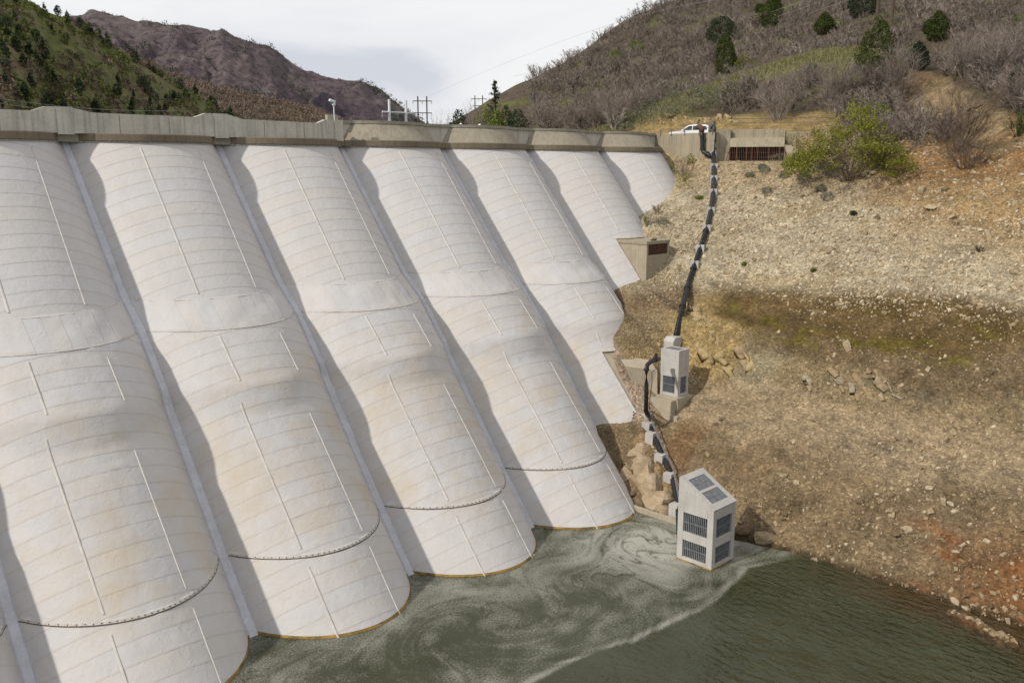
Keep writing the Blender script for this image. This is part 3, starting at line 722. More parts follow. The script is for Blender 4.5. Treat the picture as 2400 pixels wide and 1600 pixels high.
# grated box on the fifth valley
gb = thing('gate_box', (58, 52.5, 15), 'stained concrete box with rusty bar grille built against the membrane', 'gate box')
bx0, bx1, by0, by1 = 56.25, 59.7, 50.9, 54.6
mb = MB(); mb.box(bx0, bx0+.25, by0, by1, 13.2, 17.75); mb.box(bx1-.25, bx1, by0, by1, 14.5, 17.75); mb.box(bx0+.25, bx1-.25, by0+.02, by0+.3, 13.2, 16.78); mb.box(bx0+.25, bx1-.25, by1-.3, by1, 14, 17.75)
mb.build('wall', M['conc_stain'], gb)
MB().box(bx0-.08, bx1+.06, by0-.06, by1+.3, 17.753, 18.06).build('roof_slab', M['conc_wall'], gb, bevel=.02)
mb = MB()
for k in range(24):
    x_ = bx0+.3+(k+.5)*(bx1-bx0-.6)/24; mb.box(x_-.026, x_+.026, by0+.03, by0+.1, 16.78, 17.75)
mb.box(bx0+.27, bx1-.27, by0+.015, by0+.028, 17.50, 17.56); mb.build('grille', M['rust'], gb)
mb = MB()
for k in range(9): mb.obox((57.5+random.uniform(-.35, .8), by0+.05+random.uniform(0, .2), 18.12+random.uniform(0, .12)), (1, .3, .1), (-.3, 1, .2), (0, -.2, 1), .16, .035, .03)
mb.build('debris', M['rust'], gb)

# wing wall at the right end of the dam
ww = thing('wing_wall', (75, 60, 24.6), 'streaked concrete wing wall at the right end of the dam with pipes hanging on it', 'wall')
MB().box(74.8, 75.3, 56.1, 64.25, 23.0, 28.44).build('wall', M['conc_wall'], ww)
MB().box(74.55, 74.8, 57.0, 63.2, 23.0, 24.95).build('footing', M['conc_base'], ww, bevel=.03)
MB().box(73.6, 75.0, 64.26, 66, 24, 28.5).build('corner_pier', M['conc_old'], ww)
rl = thing('handrail', (75, 60, 28.44), 'low grey handrail on top of the wing wall in front of the car', 'railing')
mb = MB().box(75.0, 75.05, 56.4, 63.6, 28.93, 28.98); mb.build('rail', M['rail'], rl)
for y_ in (56.6, 58.3, 60.2, 62.0, 63.5): MB().box(74.72, 74.79, y_-.03, y_+.03, 28.2, 28.96).build('post', M['rail'], rl)

# upper intake with trash rack
ti = thing('trash_rack_intake', (77.5, 53, 25.5), 'concrete intake with rusty trash rack under a sloping hood at the top of the bank', 'intake')
I0 = np.array([76.0, 55.5, 25.35]); eI = np.array([3.1, -5.1, 0]); LI = np.linalg.norm(eI); eI /= LI; gI = np.array([-eI[1], eI[0], 0])
def ip(a, b, z): return I0+eI*a+gI*b+np.array([0, 0, z])
def ibox(m, a0, a1, b0, b1, z0, z1): return m.hexa([ip(a0, b0, z0), ip(a1, b0, z0), ip(a1, b1, z0), ip(a0, b1, z0), ip(a0, b0, z1), ip(a1, b0, z1), ip(a1, b1, z1), ip(a0, b1, z1)])
ibox(MB(), .3, LI+.05, 1.45, 1.9, -1, 3.45).build('head_wall', M['conc_wall'], ti)
mb = MB().hexa([ip(.3, -.1, 1.55), ip(LI, -.1, 1.55), ip(LI, 1.44, 1.55), ip(.3, 1.44, 1.55), ip(.3, .25, 2.35), ip(LI, .25, 2.35), ip(LI, 1.44, 2.6), ip(.3, 1.44, 2.6)])
mb.build('hood', M['conc_wall'], ti)
MB().hexa([ip(-1.1, -.6, -1.5), ip(.29, -.2, -1.5), ip(.29, 1.9, -1.5), ip(-1.1, 1.9, -1.5), ip(-1.1, .3, 3.45), ip(.29, .9, 3.45), ip(.29, 1.9, 3.45), ip(-1.1, 1.9, 3.45)]).build('side_wall', M['conc_wall'], ti)
MB().hexa([ip(LI+.02, -.75, -1), ip(LI+2.6, -.2, -1), ip(LI+3.2, 1.9, -1), ip(LI+.1, 1.9, -1), ip(LI+.02, .1, 1.75), ip(LI+.7, .25, 1.7), ip(LI+2.6, 1.2, .45), ip(LI+.1, 1.9, 1.75)]).build('wing', M['conc_base'], ti)
ibox(MB(), .1, LI+.5, -.95, -.55, -1, .12).build('sill', M['rust'], ti)
ibox(MB(), LI+.06, LI+6.5, 1.6, 1.95, -.5, 3.2).build('retaining_wall', M['conc_wall'], ti)
ibox(MB(), .3, LI, 1.2, 1.44, -1, 1.5).build('throat_shade', M['dark'], ti)  # dark panel painting in the shade behind the rack bars
mb = MB()
for k in range(34):
    a = -.05+(k+.5)*(LI+.5)/34; mb.tube([ip(a, -.75, .1), ip(min(max(a, .32), LI-.02), -.02, 1.53)], .022, 4)
mb.build('rack_bars', M['rust'], ti)
for a in (.0, 1.05, 2.1, 2.65, 3.25, 4.4, 5.5, LI+.3): MB().tube([ip(a, -.8, .1), ip(min(max(a, .35), LI-.05), -.06, 1.53)], .05, 4).build('rack_post', M['rust'], ti)
mb = MB()
for h in (.45, .95): mb.tube([ip(0, -.8+.74*h/1.5, h), ip(LI+.35, -.8+.74*h/1.5, h)], .02, 4)
mb.build('rack_crossbar', M['rust'], ti)
for a0, a1, posts, lab in ((.5, 4.3, (.7, 2.55, 4.0), 'grey pipe railing above the trash rack hood, left run'), (4.75, 11.2, (4.75, 5.7, 7.3, 9.0, 10.8), 'grey pipe railing on the retaining wall, right run behind the green willow')):
    rr_ = thing('railing', ip(a0, 1.7, 3.45), lab, 'railing')
    for h in (4.15, 4.6): MB().tube([ip(a0, 1.75, h), ip(a1, 1.75, h)], .035, 6).build('rail', M['rail'], rr_)
    for a in posts: MB().tube([ip(a, 1.42, 3.0), ip(a, 1.75, 3.2), ip(a, 1.75, 4.62)], .04, 6).build('post', M['rail'], rr_)

# ------------------------------------------------------------------ pipelines and their anchor blocks
UP = [(1672, 371), (1672.5, 400), (1672.5, 428), (1671.5, 460), (1666, 503), (1656, 545), (1641, 592), (1628, 630), (1612, 678), (1598, 735), (1584, 798)]
gp = [ground(*q) for q in UP]
pl = thing('pipeline', tuple(gp[-1]), 'long black pipeline running straight down the bank from wing wall to small tower', 'pipe')
path = [at(1668, 366, X=74.3)-np.array([.3, .2, 0])]+[q+np.array([0, 0, .38]) for q in gp]
path = np.array(path); tt = np.linspace(0, len(path)-1, 60)
pth = np.stack([np.interp(tt, range(len(path)), path[:, k]) for k in range(3)], 1)
MB().tube(pth, .245, 12).build('pipe', M['black'], pl, True)
MB().tube(pth+np.array([-.14, -.1, .33]), .045, 6).build('conduit', M['black'], pl, True)
for k in (33, 44, 49, 53):
    d_ = (pth[k+1]-pth[k]); d_ /= np.linalg.norm(d_); MB().tube([pth[k]-d_*.08, pth[k]+d_*.08], .31, 12).build('flange', M['black'], pl)
for k in range(6, 58, 6):
    d_ = (pth[k+1]-pth[k]); d_ /= np.linalg.norm(d_); MB().tube([pth[k]-d_*.02, pth[k]+d_*.02], .255, 12).build('band', M['steel'], pl)
POS = ['topmost, against the wing wall', 'second from the top', 'third from the top', 'fourth from the top', 'fifth from the top, where the pipe bends', 'sixth from the top', 'seventh from the top', 'eighth from the top, above the rusty joint']
for k in range(8):
    g = gp[k]; q = path[k+1]; nx = path[min(k+2, len(path)-1)]-path[k]; nx[2] = 0; nx /= np.linalg.norm(nx); sd = np.array([-nx[1], nx[0], 0])
    c = np.array([q[0], q[1], g[2]-.45])
    mb = MB()
    mb.obox(np.array([q[0], q[1], q[2]-.5]), nx, sd, (0, 0, 1), .19, .38, .86)
    tag(mb.build('anchor_block', M['conc_new'], None), 'concrete saddle block on the upper pipeline, '+POS[k], 'anchor block', 'saddles of the upper pipeline')
g = ground(1580, 815); c = at(1579, 788, Y=g[1])
mb = MB().poly_prism([(c[0]-.75, g[1]-.5, g[2]-1), (c[0]+.75, g[1]-.5, g[2]-1), (c[0]+.75, g[1]-.5, c[2]-.35), (c[0]+.45, g[1]-.5, c[2]+.0), (c[0]-.45, g[1]-.5, c[2]+.0), (c[0]-.75, g[1]-.5, c[2]-.35)], (0, 1.0, 0))
tag(mb.build('anchor_block', M['conc_new'], None, bevel=.03), 'large chamfered concrete anchor block right behind the small intake tower', 'anchor block')
# pipe on the wing wall
wp = thing('wall_pipe', (74.4, 57.5, 25), 'thick black pipe with rusty elbow bolted down the wing wall', 'pipe')
wq = [at(1643, 303, X=74.9), at(1645, 303, X=74.45), at(1645.5, 320, X=74.42), at(1646, 350, X=74.42), at(1649, 357, X=74.42), at(1658, 361, X=74.40), at(1669, 368, X=74.3)]
MB().tube(wq[1:], .22, 12).build('pipe', M['black'], wp, True)
MB().tube([at(1635, 299, X=75.2), at(1640, 297, X=74.7), at(1645, 300, X=74.45), at(1645.5, 309, X=74.42)], .27, 12).build('elbow', M['rust'], wp, True)
for k, h in ((2, .27), (3, .27), (5, .28)):
    d_ = wq[k]-wq[k-1]; d_ /= np.linalg.norm(d_); MB().tube([wq[k]-d_*.09, wq[k]+d_*.09], h, 12).build('flange', M['black'], wp)
mb = MB().box(74.5, 74.79, wq[2][1]-.3, wq[2][1]+.3, wq[2][2]-.3, wq[2][2]-.22); mb.build('bracket', M['steel'], wp)
tp = thing('riser_pipe', (74.4, 56.6, 25), 'thin black riser pipe with hooked top at the corner of the wing wall', 'pipe')
MB().tube([at(1666, 303, X=74.6), at(1668, 297, X=74.6), at(1673, 293, X=74.6), at(1677, 297, X=74.6), at(1677, 320, X=74.6), at(1675, 345, X=74.5), at(1674, 366, X=74.3)], .085, 8).build('pipe', M['black'], tp, True)
for yy in (305, 330, 348):
    a_ = at(1676.5, yy, X=74.58); MB().tube([a_+np.array([0, 0, .1]), a_-np.array([0, 0, .1])], .13, 8).build('coupling', M['black'], tp)
a_ = at(1669, 292, X=75.6); tag(MB().box(75.4, 75.75, a_[1]-.35, a_[1]+.35, 28.3, a_[2]+.35).build('control_cabinet', M['rail'], None, bevel=.02), 'grey control cabinet on the wall corner beside the riser pipe', 'cabinet')
# pipe at the small tower
ep = thing('elbow_pipe', (46.9, 41.4, 5), 'black elbow pipe dropping beside the left face of the small intake tower', 'pipe')
eq = [at(1545, 841, Y=42.0), at(1535, 843, Y=41.9), at(1524, 848, Y=41.6), at(1517, 855, Y=41.4), at(1515, 866, Y=41.35), at(1515, 900, Y=41.35), at(1514, 962, Y=41.35)]
MB().tube(eq, .17, 12).build('pipe', M['black'], ep, True)
for k in (1, 4): d_ = eq[k+1]-eq[k-1]; d_ /= np.linalg.norm(d_); MB().tube([eq[k]-d_*.07, eq[k]+d_*.07], .225, 12).build('flange', M['black'], ep)
MB().tube([at(1538, 828, Y=41.9), at(1537, 838, Y=41.9)], .13, 8).build('valve', M['black'], ep)
MB().tube([at(1530, 835, Y=41.7), at(1543, 850, Y=41.9), at(1545, 870, Y=41.95)], .03, 6).build('handle', M['steel'], ep)
# lower run
LOW = [(1516, 968, 1516, 988), (1520, 989, 1524, 1012), (1528, 1013, 1532, 1044), (1550, 1063, 1549, 1093), (1571, 1107, 1567, 1145), (1585, 1180, 1585, 1221)]
LW = ['highest, at the foot of the elbow pipe', 'second from the top', 'third from the top', 'fourth from the top, on the tan rock', 'fifth from the top, just behind the slanted roof', 'lowest, partly hidden by the big tower']
lows = []
for k, (tx, ty, bx_, by_) in enumerate(LOW):
    g = ground(bx_, by_); c = at(tx, ty, Y=g[1]+.35); h = max(c[2]-g[2], .6)
    lows.append(np.array([c[0], g[1]+.35, c[2]]))
    tag(MB().box(c[0]-.36, c[0]+.36, g[1], g[1]+.75, g[2]-1.0, c[2]).build('anchor_block', M['conc_new'], None, bevel=.015), 'concrete anchor block of the lower pipe, '+LW[k], 'anchor block', 'anchors of the lower pipe run')
lp = thing('lower_pipe', tuple(lows[-1]), 'black pipe with grey conduits stepping down the anchor blocks to the water tower', 'pipe')
lw = [eq[-1]]+[q+np.array([.08, -.1, -.28]) for q in lows]+[np.array([TX0+.3, TY1-.1, lows[-1][2]-1.0])]
MB().tube(lw, .19, 10).build('pipe', M['black'], lp, True)
for off in ((.12, -.12, .33), (.24, -.12, .33)):
    MB().tube([eq[0]+np.array([.1, -.1, -.4]), eq[4]+np.array([.55, -.1, -.3]), eq[5]+np.array([.5, -.1, 0])+np.array(off)*.3, eq[6]+np.array([.05, -.25, .5])]+[q+np.array(off) for q in lows], .032, 6).build('conduit', M['cable'], lp, True)

# ------------------------------------------------------------------ car, people, camera mast, power structures
def car():
    c = at(1622, 312, Z=28.9); loc = np.array([79.3, 62.6, 27.75])
    r = thing('car', tuple(loc), 'white sport utility vehicle parked behind the wing wall', 'car')
    h = np.array([-.42, .907, 0]); sd = np.array([h[1], -h[0], 0]); up = np.array([0, 0, 1.])   # heading, right side
    def T(x, y, z): return loc+h*x+sd*y+up*z
    def loft(prof, wid, name, m):        # prof: side outline (x,z), wid: half width at each point
        v = [T(x, -w_, z) for (x, z), w_ in zip(prof, wid)]+[T(x, w_, z) for (x, z), w_ in zip(prof, wid)]; n = len(prof)
        f = [tuple(range(n)), tuple(range(2*n-1, n-1, -1))]+[(i, n+i, n+(i+1) % n, (i+1) % n) for i in range(n)]
        return MB().add(v, f).build(name, m, r, bevel=.04)
    body = [(-2.45, .45), (-2.48, .95), (-2.40, 1.12), (-1.2, 1.14), (.9, 1.12), (2.1, 1.0), (2.42, .82), (2.46, .42), (1.9, .30), (-1.9, .30)]
    loft(body, [.9, .96, .93, .93, .93, .88, .84, .86, .9, .9], 'body', M['paint'])
    cab = [(-2.36, 1.125), (-2.12, 1.68), (-1.9, 1.78), (-.6, 1.82), (.15, 1.74), (.98, 1.125)]
    loft(cab, [.90, .72, .70, .70, .70, .88], 'cabin', M['paint'])
    for sgn in (-1, 1):
        def q(x, z, o=.015): 
            t = (z-1.125)/(1.78-1.125); return T(x, sgn*(.90-.19*t+o), z)
        for pts in (((-2.05, 1.20), (-1.92, 1.62), (-1.35, 1.65), (-1.30, 1.20)), ((-1.22, 1.20), (-1.24, 1.66), (-.42, 1.68), (-.38, 1.20)), ((-.28, 1.20), (-.32, 1.68), (.10, 1.64), (.72, 1.20))):
            v = [q(*p_) for p_ in pts]; w_ = [q(p_[0], p_[1], -.02) for p_ in pts]
            MB().add(v+w_, [(0, 1, 2, 3), (4, 7, 6, 5), (0, 4, 5, 1), (1, 5, 6, 2), (2, 6, 7, 3), (3, 7, 4, 0)]).build('side_window', M['glass'], r)
        MB().obox(T(-2.43, sgn*.80, .98), h, sd, up, .06, .12, .14).build('tail_light', M['red'], r)
        MB().obox(T(.72, sgn*1.02, 1.22), h, sd, up, .08, .10, .08).build('mirror', M['paint'], r)
        for x_ in (-1.45, 1.5):
            w_ = MB().tube([T(x_, sgn*.72, .36), T(x_, sgn*.95, .36)], .36, 16).build('wheel', M['tyre'], r)
            MB().tube([T(x_, sgn*.90, .36), T(x_, sgn*.965, .36)], .22, 12).build('rim', M['steel'], w_)
    def rq(y, t, o): return T(-2.36+.24*t-o, y*(.86-.2*t), 1.125+.555*t)
    v = [rq(-.88, .12, .02), rq(.88, .12, .02), rq(.88, .9, .02), rq(-.88, .9, .02)]+[rq(-.88, .12, -.03), rq(.88, .12, -.03), rq(.88, .9, -.03), rq(-.88, .9, -.03)]
    MB().hexa(v).build('rear_window', M['glass'], r)
    def fq(y, t, o): return T(.98-.83*t+o, y*(.86-.2*t), 1.125+.615*t+o)
    v = [fq(-.9, .08, -.03), fq(.9, .08, -.03), fq(.9, .92, -.03), fq(-.9, .92, -.03)]+[fq(-.9, .08, .015), fq(.9, .08, .015), fq(.9, .92, .015), fq(-.9, .92, .015)]
    MB().hexa(v).build('windscreen', M['glass'], r)
    mb = MB()
    for sgn in (-1, 1): mb.tube([T(-1.9, sgn*.62, 1.84), T(0, sgn*.62, 1.86)], .025, 6)
    mb.build('roof_rail', M['rail'], r)
car()

def person(loc, face, label, vest):
    r = thing('person', loc, label, 'person', None)
    J = [(0, 0, .92), (0, 0, 1.12), (0, 0, 1.36), (0, 0, 1.5), (0, 0, 1.58),
         (-.19, 0, 1.40), (-.27, .02, 1.13), (-.26, -.10, .90), (-.25, -.14, .80), (.19, 0, 1.40), (.27, .02, 1.13), (.26, -.10, .90), (.25, -.14, .80),
         (-.10, 0, .86), (-.11, -.02, .48), (-.11, .02, .09), (-.11, -.14, .04), (.10, 0, .86), (.11, -.02, .48), (.11, .02, .09), (.11, -.14, .04)]
    E_ = [(0, 1), (1, 2), (2, 3), (3, 4), (2, 5), (5, 6), (6, 7), (7, 8), (2, 9), (9, 10), (10, 11), (11, 12), (0, 13), (13, 14), (14, 15), (15, 16), (0, 17), (17, 18), (18, 19), (19, 20)]
    R_ = [.15, .14, .16, .07, .06, .075, .055, .04, .035, .075, .055, .04, .035, .10, .07, .045, .04, .10, .07, .045, .04]
    me = bpy.data.meshes.new('body'); me.from_pydata(J, E_, []); me.materials.append(vest)
    o = bpy.data.objects.new('body', me); COL.objects.link(o); o.parent = r
    sk = o.modifiers.new('skin', 'SKIN'); sv = me.skin_vertices if me.skin_vertices else None
    if not me.skin_vertices:
        bm_ = __import__('bmesh').new(); bm_.from_mesh(me); bm_.verts.layers.skin.verify(); bm_.to_mesh(me); bm_.free()
    for k, q in enumerate(me.skin_vertices[0].data): q.radius = (R_[k], R_[k]*.8); q.use_root = (k == 0)
    sb = o.modifiers.new('sub', 'SUBSURF'); sb.levels = 1; sb.render_levels = 1
    def sph(c, rx, ry, rz_, n=10, z0=-1.0):
        vs = []; fs = []
        for a in range(n+1):
            ph = math.pi*(a/n)*(1 if z0 < 0 else .52)
            for b in range(14): th_ = 2*math.pi*b/14; vs.append((c[0]+rx*math.sin(ph)*math.cos(th_), c[1]+ry*math.sin(ph)*math.sin(th_), c[2]+rz_*math.cos(ph)))
        for a in range(n):
            for b in range(14): fs.append((a*14+b, a*14+(b+1) % 14, (a+1)*14+(b+1) % 14, (a+1)*14+b))
        return MB().add(vs, fs)
    def kid(mb, name, m, par):
        q = bpy.data.objects.new(name, newmesh(name, mb.v, mb.f, m, True)); COL.objects.link(q); q.parent = par; return q
    hm = sph((0, 0, 1.665), .075, .095, .115); hm.obox((0, -.098, 1.655), (1, 0, 0), (0, 1, 0), (0, 0, 1), .013, .018, .025)
    for sgn in (-1, 1): hm.obox((sgn*.078, 0, 1.66), (1, 0, 0), (0, 1, 0), (0, 0, 1), .01, .02, .03)
    hd = kid(hm, 'head', M['skin'], r)
    ht = sph((0, 0, 1.70), .115, .14, .115, 6, 1); ht.tube([(0, -.01, 1.695), (0, -.01, 1.71)], .155, 14)
    kid(ht, 'hard_hat', M['white'], r)
    r.rotation_euler = (0, 0, face)
a_ = at(1080, 288, Y=66.2); person((a_[0], 66.2, 27.02), 2.6, 'person in white hard hat standing behind the crest parapet', M['denim'])
a_ = at(1124, 288, Y=66.2); person((a_[0], 66.2, 27.02), -2.6, 'person in hard hat and orange vest behind the crest parapet, nearer the oak thicket', M['orange'])

pc = thing('camera_mast', (30.9, 62.9, 28.4), 'white surveillance camera on a thin pole with cabinet on the parapet', 'security camera')
MB().tube([(30.95, 62.95, 28.4), (30.95, 62.95, 29.55)], .045, 8).build('pole', M['white_steel'], pc)
MB().box(30.35, 31.35, 63.0, 63.35, 28.42, 28.80).build('cabinet', M['ochre_paint'], pc, bevel=.02)
MB().tube([(30.95, 62.95, 29.50), (30.95, 62.95, 29.58), (30.95, 62.95, 29.74)], [.07, .14, .15], 12).build('dome', M['white_steel'], pc)
MB().obox((30.78, 62.9, 29.88), (.95, -.05, -.25), (0, 1, 0), (.25, 0, .95), .26, .11, .10).build('housing', M['white_steel'], pc, bevel=.03)
MB().obox((30.6, 62.75, 29.70), (1, 0, 0), (0, 1, 0), (0, 0, 1), .06, .06, .06).build('lens', M['glass'], pc)

def hframe(p0, p1, ztop, zbase, arms, label, m, rad, ins_col, cross=False, name='power_pole_frame'):
    r = thing(name, (p0[0], p0[1], zbase), label, 'power pole')
    p0, p1 = np.array([*p0, 0.]), np.array([*p1, 0.]); d = p1-p0; L_ = np.linalg.norm(d); d /= L_; k = np.array([0, 0, 1.])
    for p in (p0, p1): MB().tube([p+k*zbase, p+k*ztop], [rad*1.3, rad], 8).build('pole', m, r)
    for z, over in arms:
        MB().tube([p0-d*over+k*z, p1+d*over+k*z], rad*.75, 6).build('crossarm', m, r)
        for q in (p0-d*over, (p0+p1)/2, p1+d*over): MB().tube([q+k*z, q+k*(z-over*.62)], rad*.35, 5).build('insulator', ins_col, r)
    if cross:
        zl, zh = arms[-1][0]-8, arms[-1][0]
        for a_, b_ in ((p0, p1), (p1, p0)): MB().tube([a_+k*zl, b_+k*zh], rad*.4, 5).build('brace', m, r)
    return r
a, b = at(912, 233, D=170), at(951, 233, D=172)
hframe(a[:2], b[:2], a[2], 8, [(at(912, 263, D=170)[2], 1.5)], 'pair of white steel poles joined by one crossarm behind the dam', M['white_steel'], .24, M['wire'])
a, b = at(979, 226, D=290), at(1000, 226, D=290)
hframe(a[:2], b[:2], a[2], 8, [(at(979, 237, D=290)[2], 1.5), (at(979, 265, D=290)[2], 1.5)], 'dark timber power pole frame with two crossarms right of the white poles', M['wood'], .2, M['wood'])
a, b = at(1113, 224, D=330), at(1131, 224, D=330)
hframe(a[:2], b[:2], a[2], 8, [(at(1113, 232, D=330)[2], 1.4), (at(1113, 248, D=330)[2], .6)], 'far timber power pole frame with crossed braces beside the tall spruce', M['wood'], .17, M['wood'], True)
a = ground(2053, 78); b = ground(2089, 62); A2, B2 = at(2062, -90, D=float(np.hypot(a[0]-EYE[0], a[1]))), at(2101, -90, D=float(np.hypot(b[0]-EYE[0], b[1])))
hframe(a[:2], b[:2], A2[2], min(a[2], b[2])-1, [(A2[2]-1.0, 2.0)], 'two tall brown timber poles rising behind the large juniper', M['wood'], .2, M['wood'])
W = [((1985, -40), (1760, 45), (1600, 85), (1400, 137), (1200, 180)), ((2020, -35), (1800, 45), (1600, 103), (1400, 156), (1210, 195)), ((2070, -30), (1860, 40), (1650, 105), (1400, 171), (1220, 212)),
     ((1800, -20), (1500, 62), (1250, 105), (1000, 232))]
WT = ['uppermost', 'middle', 'lowest']
for k, ln in enumerate(W):
    Ds = np.linspace(125, 330, len(ln)); pp = np.array([at(*q, D=dd) for q, dd in zip(ln, Ds)])
    t_ = np.linspace(0, len(ln)-1, 30); cf = [np.polyfit(np.arange(len(ln)), pp[:, j], 2) for j in range(3)]
    pth = np.stack([np.polyval(c_, t_) for c_ in cf], 1)
    tag(MB().tube(pth, .026 if k < 3 else .02, 4).build('power_line', M['wire'], None), ('thin grey power line crossing the oak hillside, %s of the three' % WT[k]) if k < 3 else 'faint power line crossing the white sky toward the pole frames', 'power line', 'power lines')
for k, (y0_, y1_, lab) in enumerate(((226, 259, 'upper thin power line in front of the green hillside at far left'), (237, 270, 'lower thin power line in front of the green hillside at far left'))):
    a, b = at(-60, y0_-4, D=240), at(420, y1_, D=260); t_ = np.linspace(0, 1, 16)[:, None]
    tag(MB().tube(a+(b-a)*t_-np.array([0, 0, 1])*(1.2*4*t_*(1-t_)), .03, 4).build('power_line', M['wire'], None), lab, 'power line', 'power lines')

# ------------------------------------------------------------------ distant hills
def _mount(cols, sc, tree=None, tsc=.02):
    def f(k):
        n = k.noise(k.pos((1, 1, 1.5)), sc, 7, .65); n2 = k.noise(k.pos(), sc*9, 5, .7)
        a = k.ramp(n, [(.32, cols[0]), (.48, cols[1]), (.62, cols[2])])
        a = k.mix(.75, a, k.ramp(n2, [(.3, .35), (.5, .95), (.7, 1.6)]), 'MULTIPLY')
        k.col(a); k.bump(n2, .9, 1.2/sc*.01)
    return mat('hill_cover', f, .95, .1)
M['mountain'] = _mount([(.048, .040, .050), (.080, .060, .066), (.10, .082, .078)], .006)  # purple-grey tones have slight distance haze mixed into the colour
M['brush'] = _mount([(.055, .042, .034), (.078, .062, .046), (.10, .092, .045)], .014)
M['greenhill'] = _mount([(.055, .062, .02), (.105, .115, .036), (.13, .10, .058)], .03)
HR = {}
def ridge(name, pts, nr, m, depth, zfoot, amp, wl, seed, nc=240, conc=1.25):
    pts = np.array(pts, float); t = np.linspace(0, 1, nc); s = np.linspace(0, 1, len(pts))
    s = (pts[:, 0]-pts[0, 0])/(pts[-1, 0]-pts[0, 0])
    px, py, D = [np.interp(t, s, pts[:, k]) for k in range(3)]
    crest = np.array([at(a, b, D=d) for a, b, d in zip(px, py, D)])
    dirs = np.array([ray(a, b)[:2] for a, b in zip(px, py)]); dirs /= np.linalg.norm(dirs, axis=1)[:, None]
    q = np.concatenate([np.linspace(-.35, 0, 5)[:-1], np.linspace(0, 1, nr)])
    V = np.zeros((len(q), nc, 3))
    for k, u in enumerate(q):
        if u <= 0:
            V[k, :, :2] = crest[:, :2]-dirs*(u*depth*1.5); V[k, :, 2] = crest[:, 2]+(crest[:, 2]-zfoot)*u*1.6
        else:
            V[k, :, :2] = crest[:, :2]-dirs*(u*depth); V[k, :, 2] = zfoot+(crest[:, 2]-zfoot)*(1-u)**conc
    lat = np.cumsum(np.r_[0, np.linalg.norm(np.diff(crest[:, :2], axis=0), axis=1)])
    U, Lt = np.meshgrid(q*depth, lat, indexing='ij')
    warp = fbm(P3(U/wl*.5, Lt/wl*.5), 3, seed)
    g = fbm(P3((Lt+.35*U)/wl+warp*.6, U/wl*.35), 5, seed+3, True)
    fade = (.12+.88*sstep(0, .22, np.abs(U/depth)))*sstep(1.0, .85, U/depth)
    V[..., 2] += amp*(g-.35)*fade+amp*.10*fbm(P3(Lt/wl*6, U/wl*6), 2, seed+9)
    o = obj(name, V.reshape(-1, 3), gridf(len(q), nc), m, None, True); o['kind'] = 'structure'
    HR[name] = V[4:]
    return o
ridge('mountain', [(-500, 120, 2300), (-200, 90, 2250), (80, 62, 2200), (153, 39, 2150), (183, 32, 2130), (213, 23, 2110), (247, 26, 2090), (298, 40, 2060), (361, 51, 2020), (425, 60, 1990), (468, 68, 1960), (506, 72, 1900), (519, 68, 1880), (553, 87, 1880), (595, 102, 1880), (629, 108, 1870), (672, 140, 1850), (719, 168, 1820), (765, 179, 1790), (829, 187, 1750), (850, 187, 1740), (893, 213, 1730), (935, 247, 1720), (982, 287, 1710), (1000, 305, 1700), (1030, 345, 1690)], 110, M['mountain'], 900, 40, 40, 150, 70, 420)
ridge('brush_ridge', [(200, 90, 900), (319, 135, 880), (357, 147, 870), (425, 179, 850), (510, 208, 830), (574, 225, 820), (638, 238, 800), (723, 255, 790), (787, 281, 780), (860, 320, 770)], 60, M['brush'], 330, 20, 16, 70, 80, 260)
ridge('green_slope', [(-420, -150, 380), (-150, -75, 400), (0, -22, 420), (66, 0, 430), (91, 19, 440), (151, 42, 450), (179, 55, 455), (272, 110, 480), (315, 132, 490), (353, 157, 500), (395, 191, 515), (446, 217, 530), (489, 242, 545), (523, 264, 560), (580, 300, 580), (660, 350, 600)], 90, M['greenhill'], 260, 10, 9, 32, 90, 300)

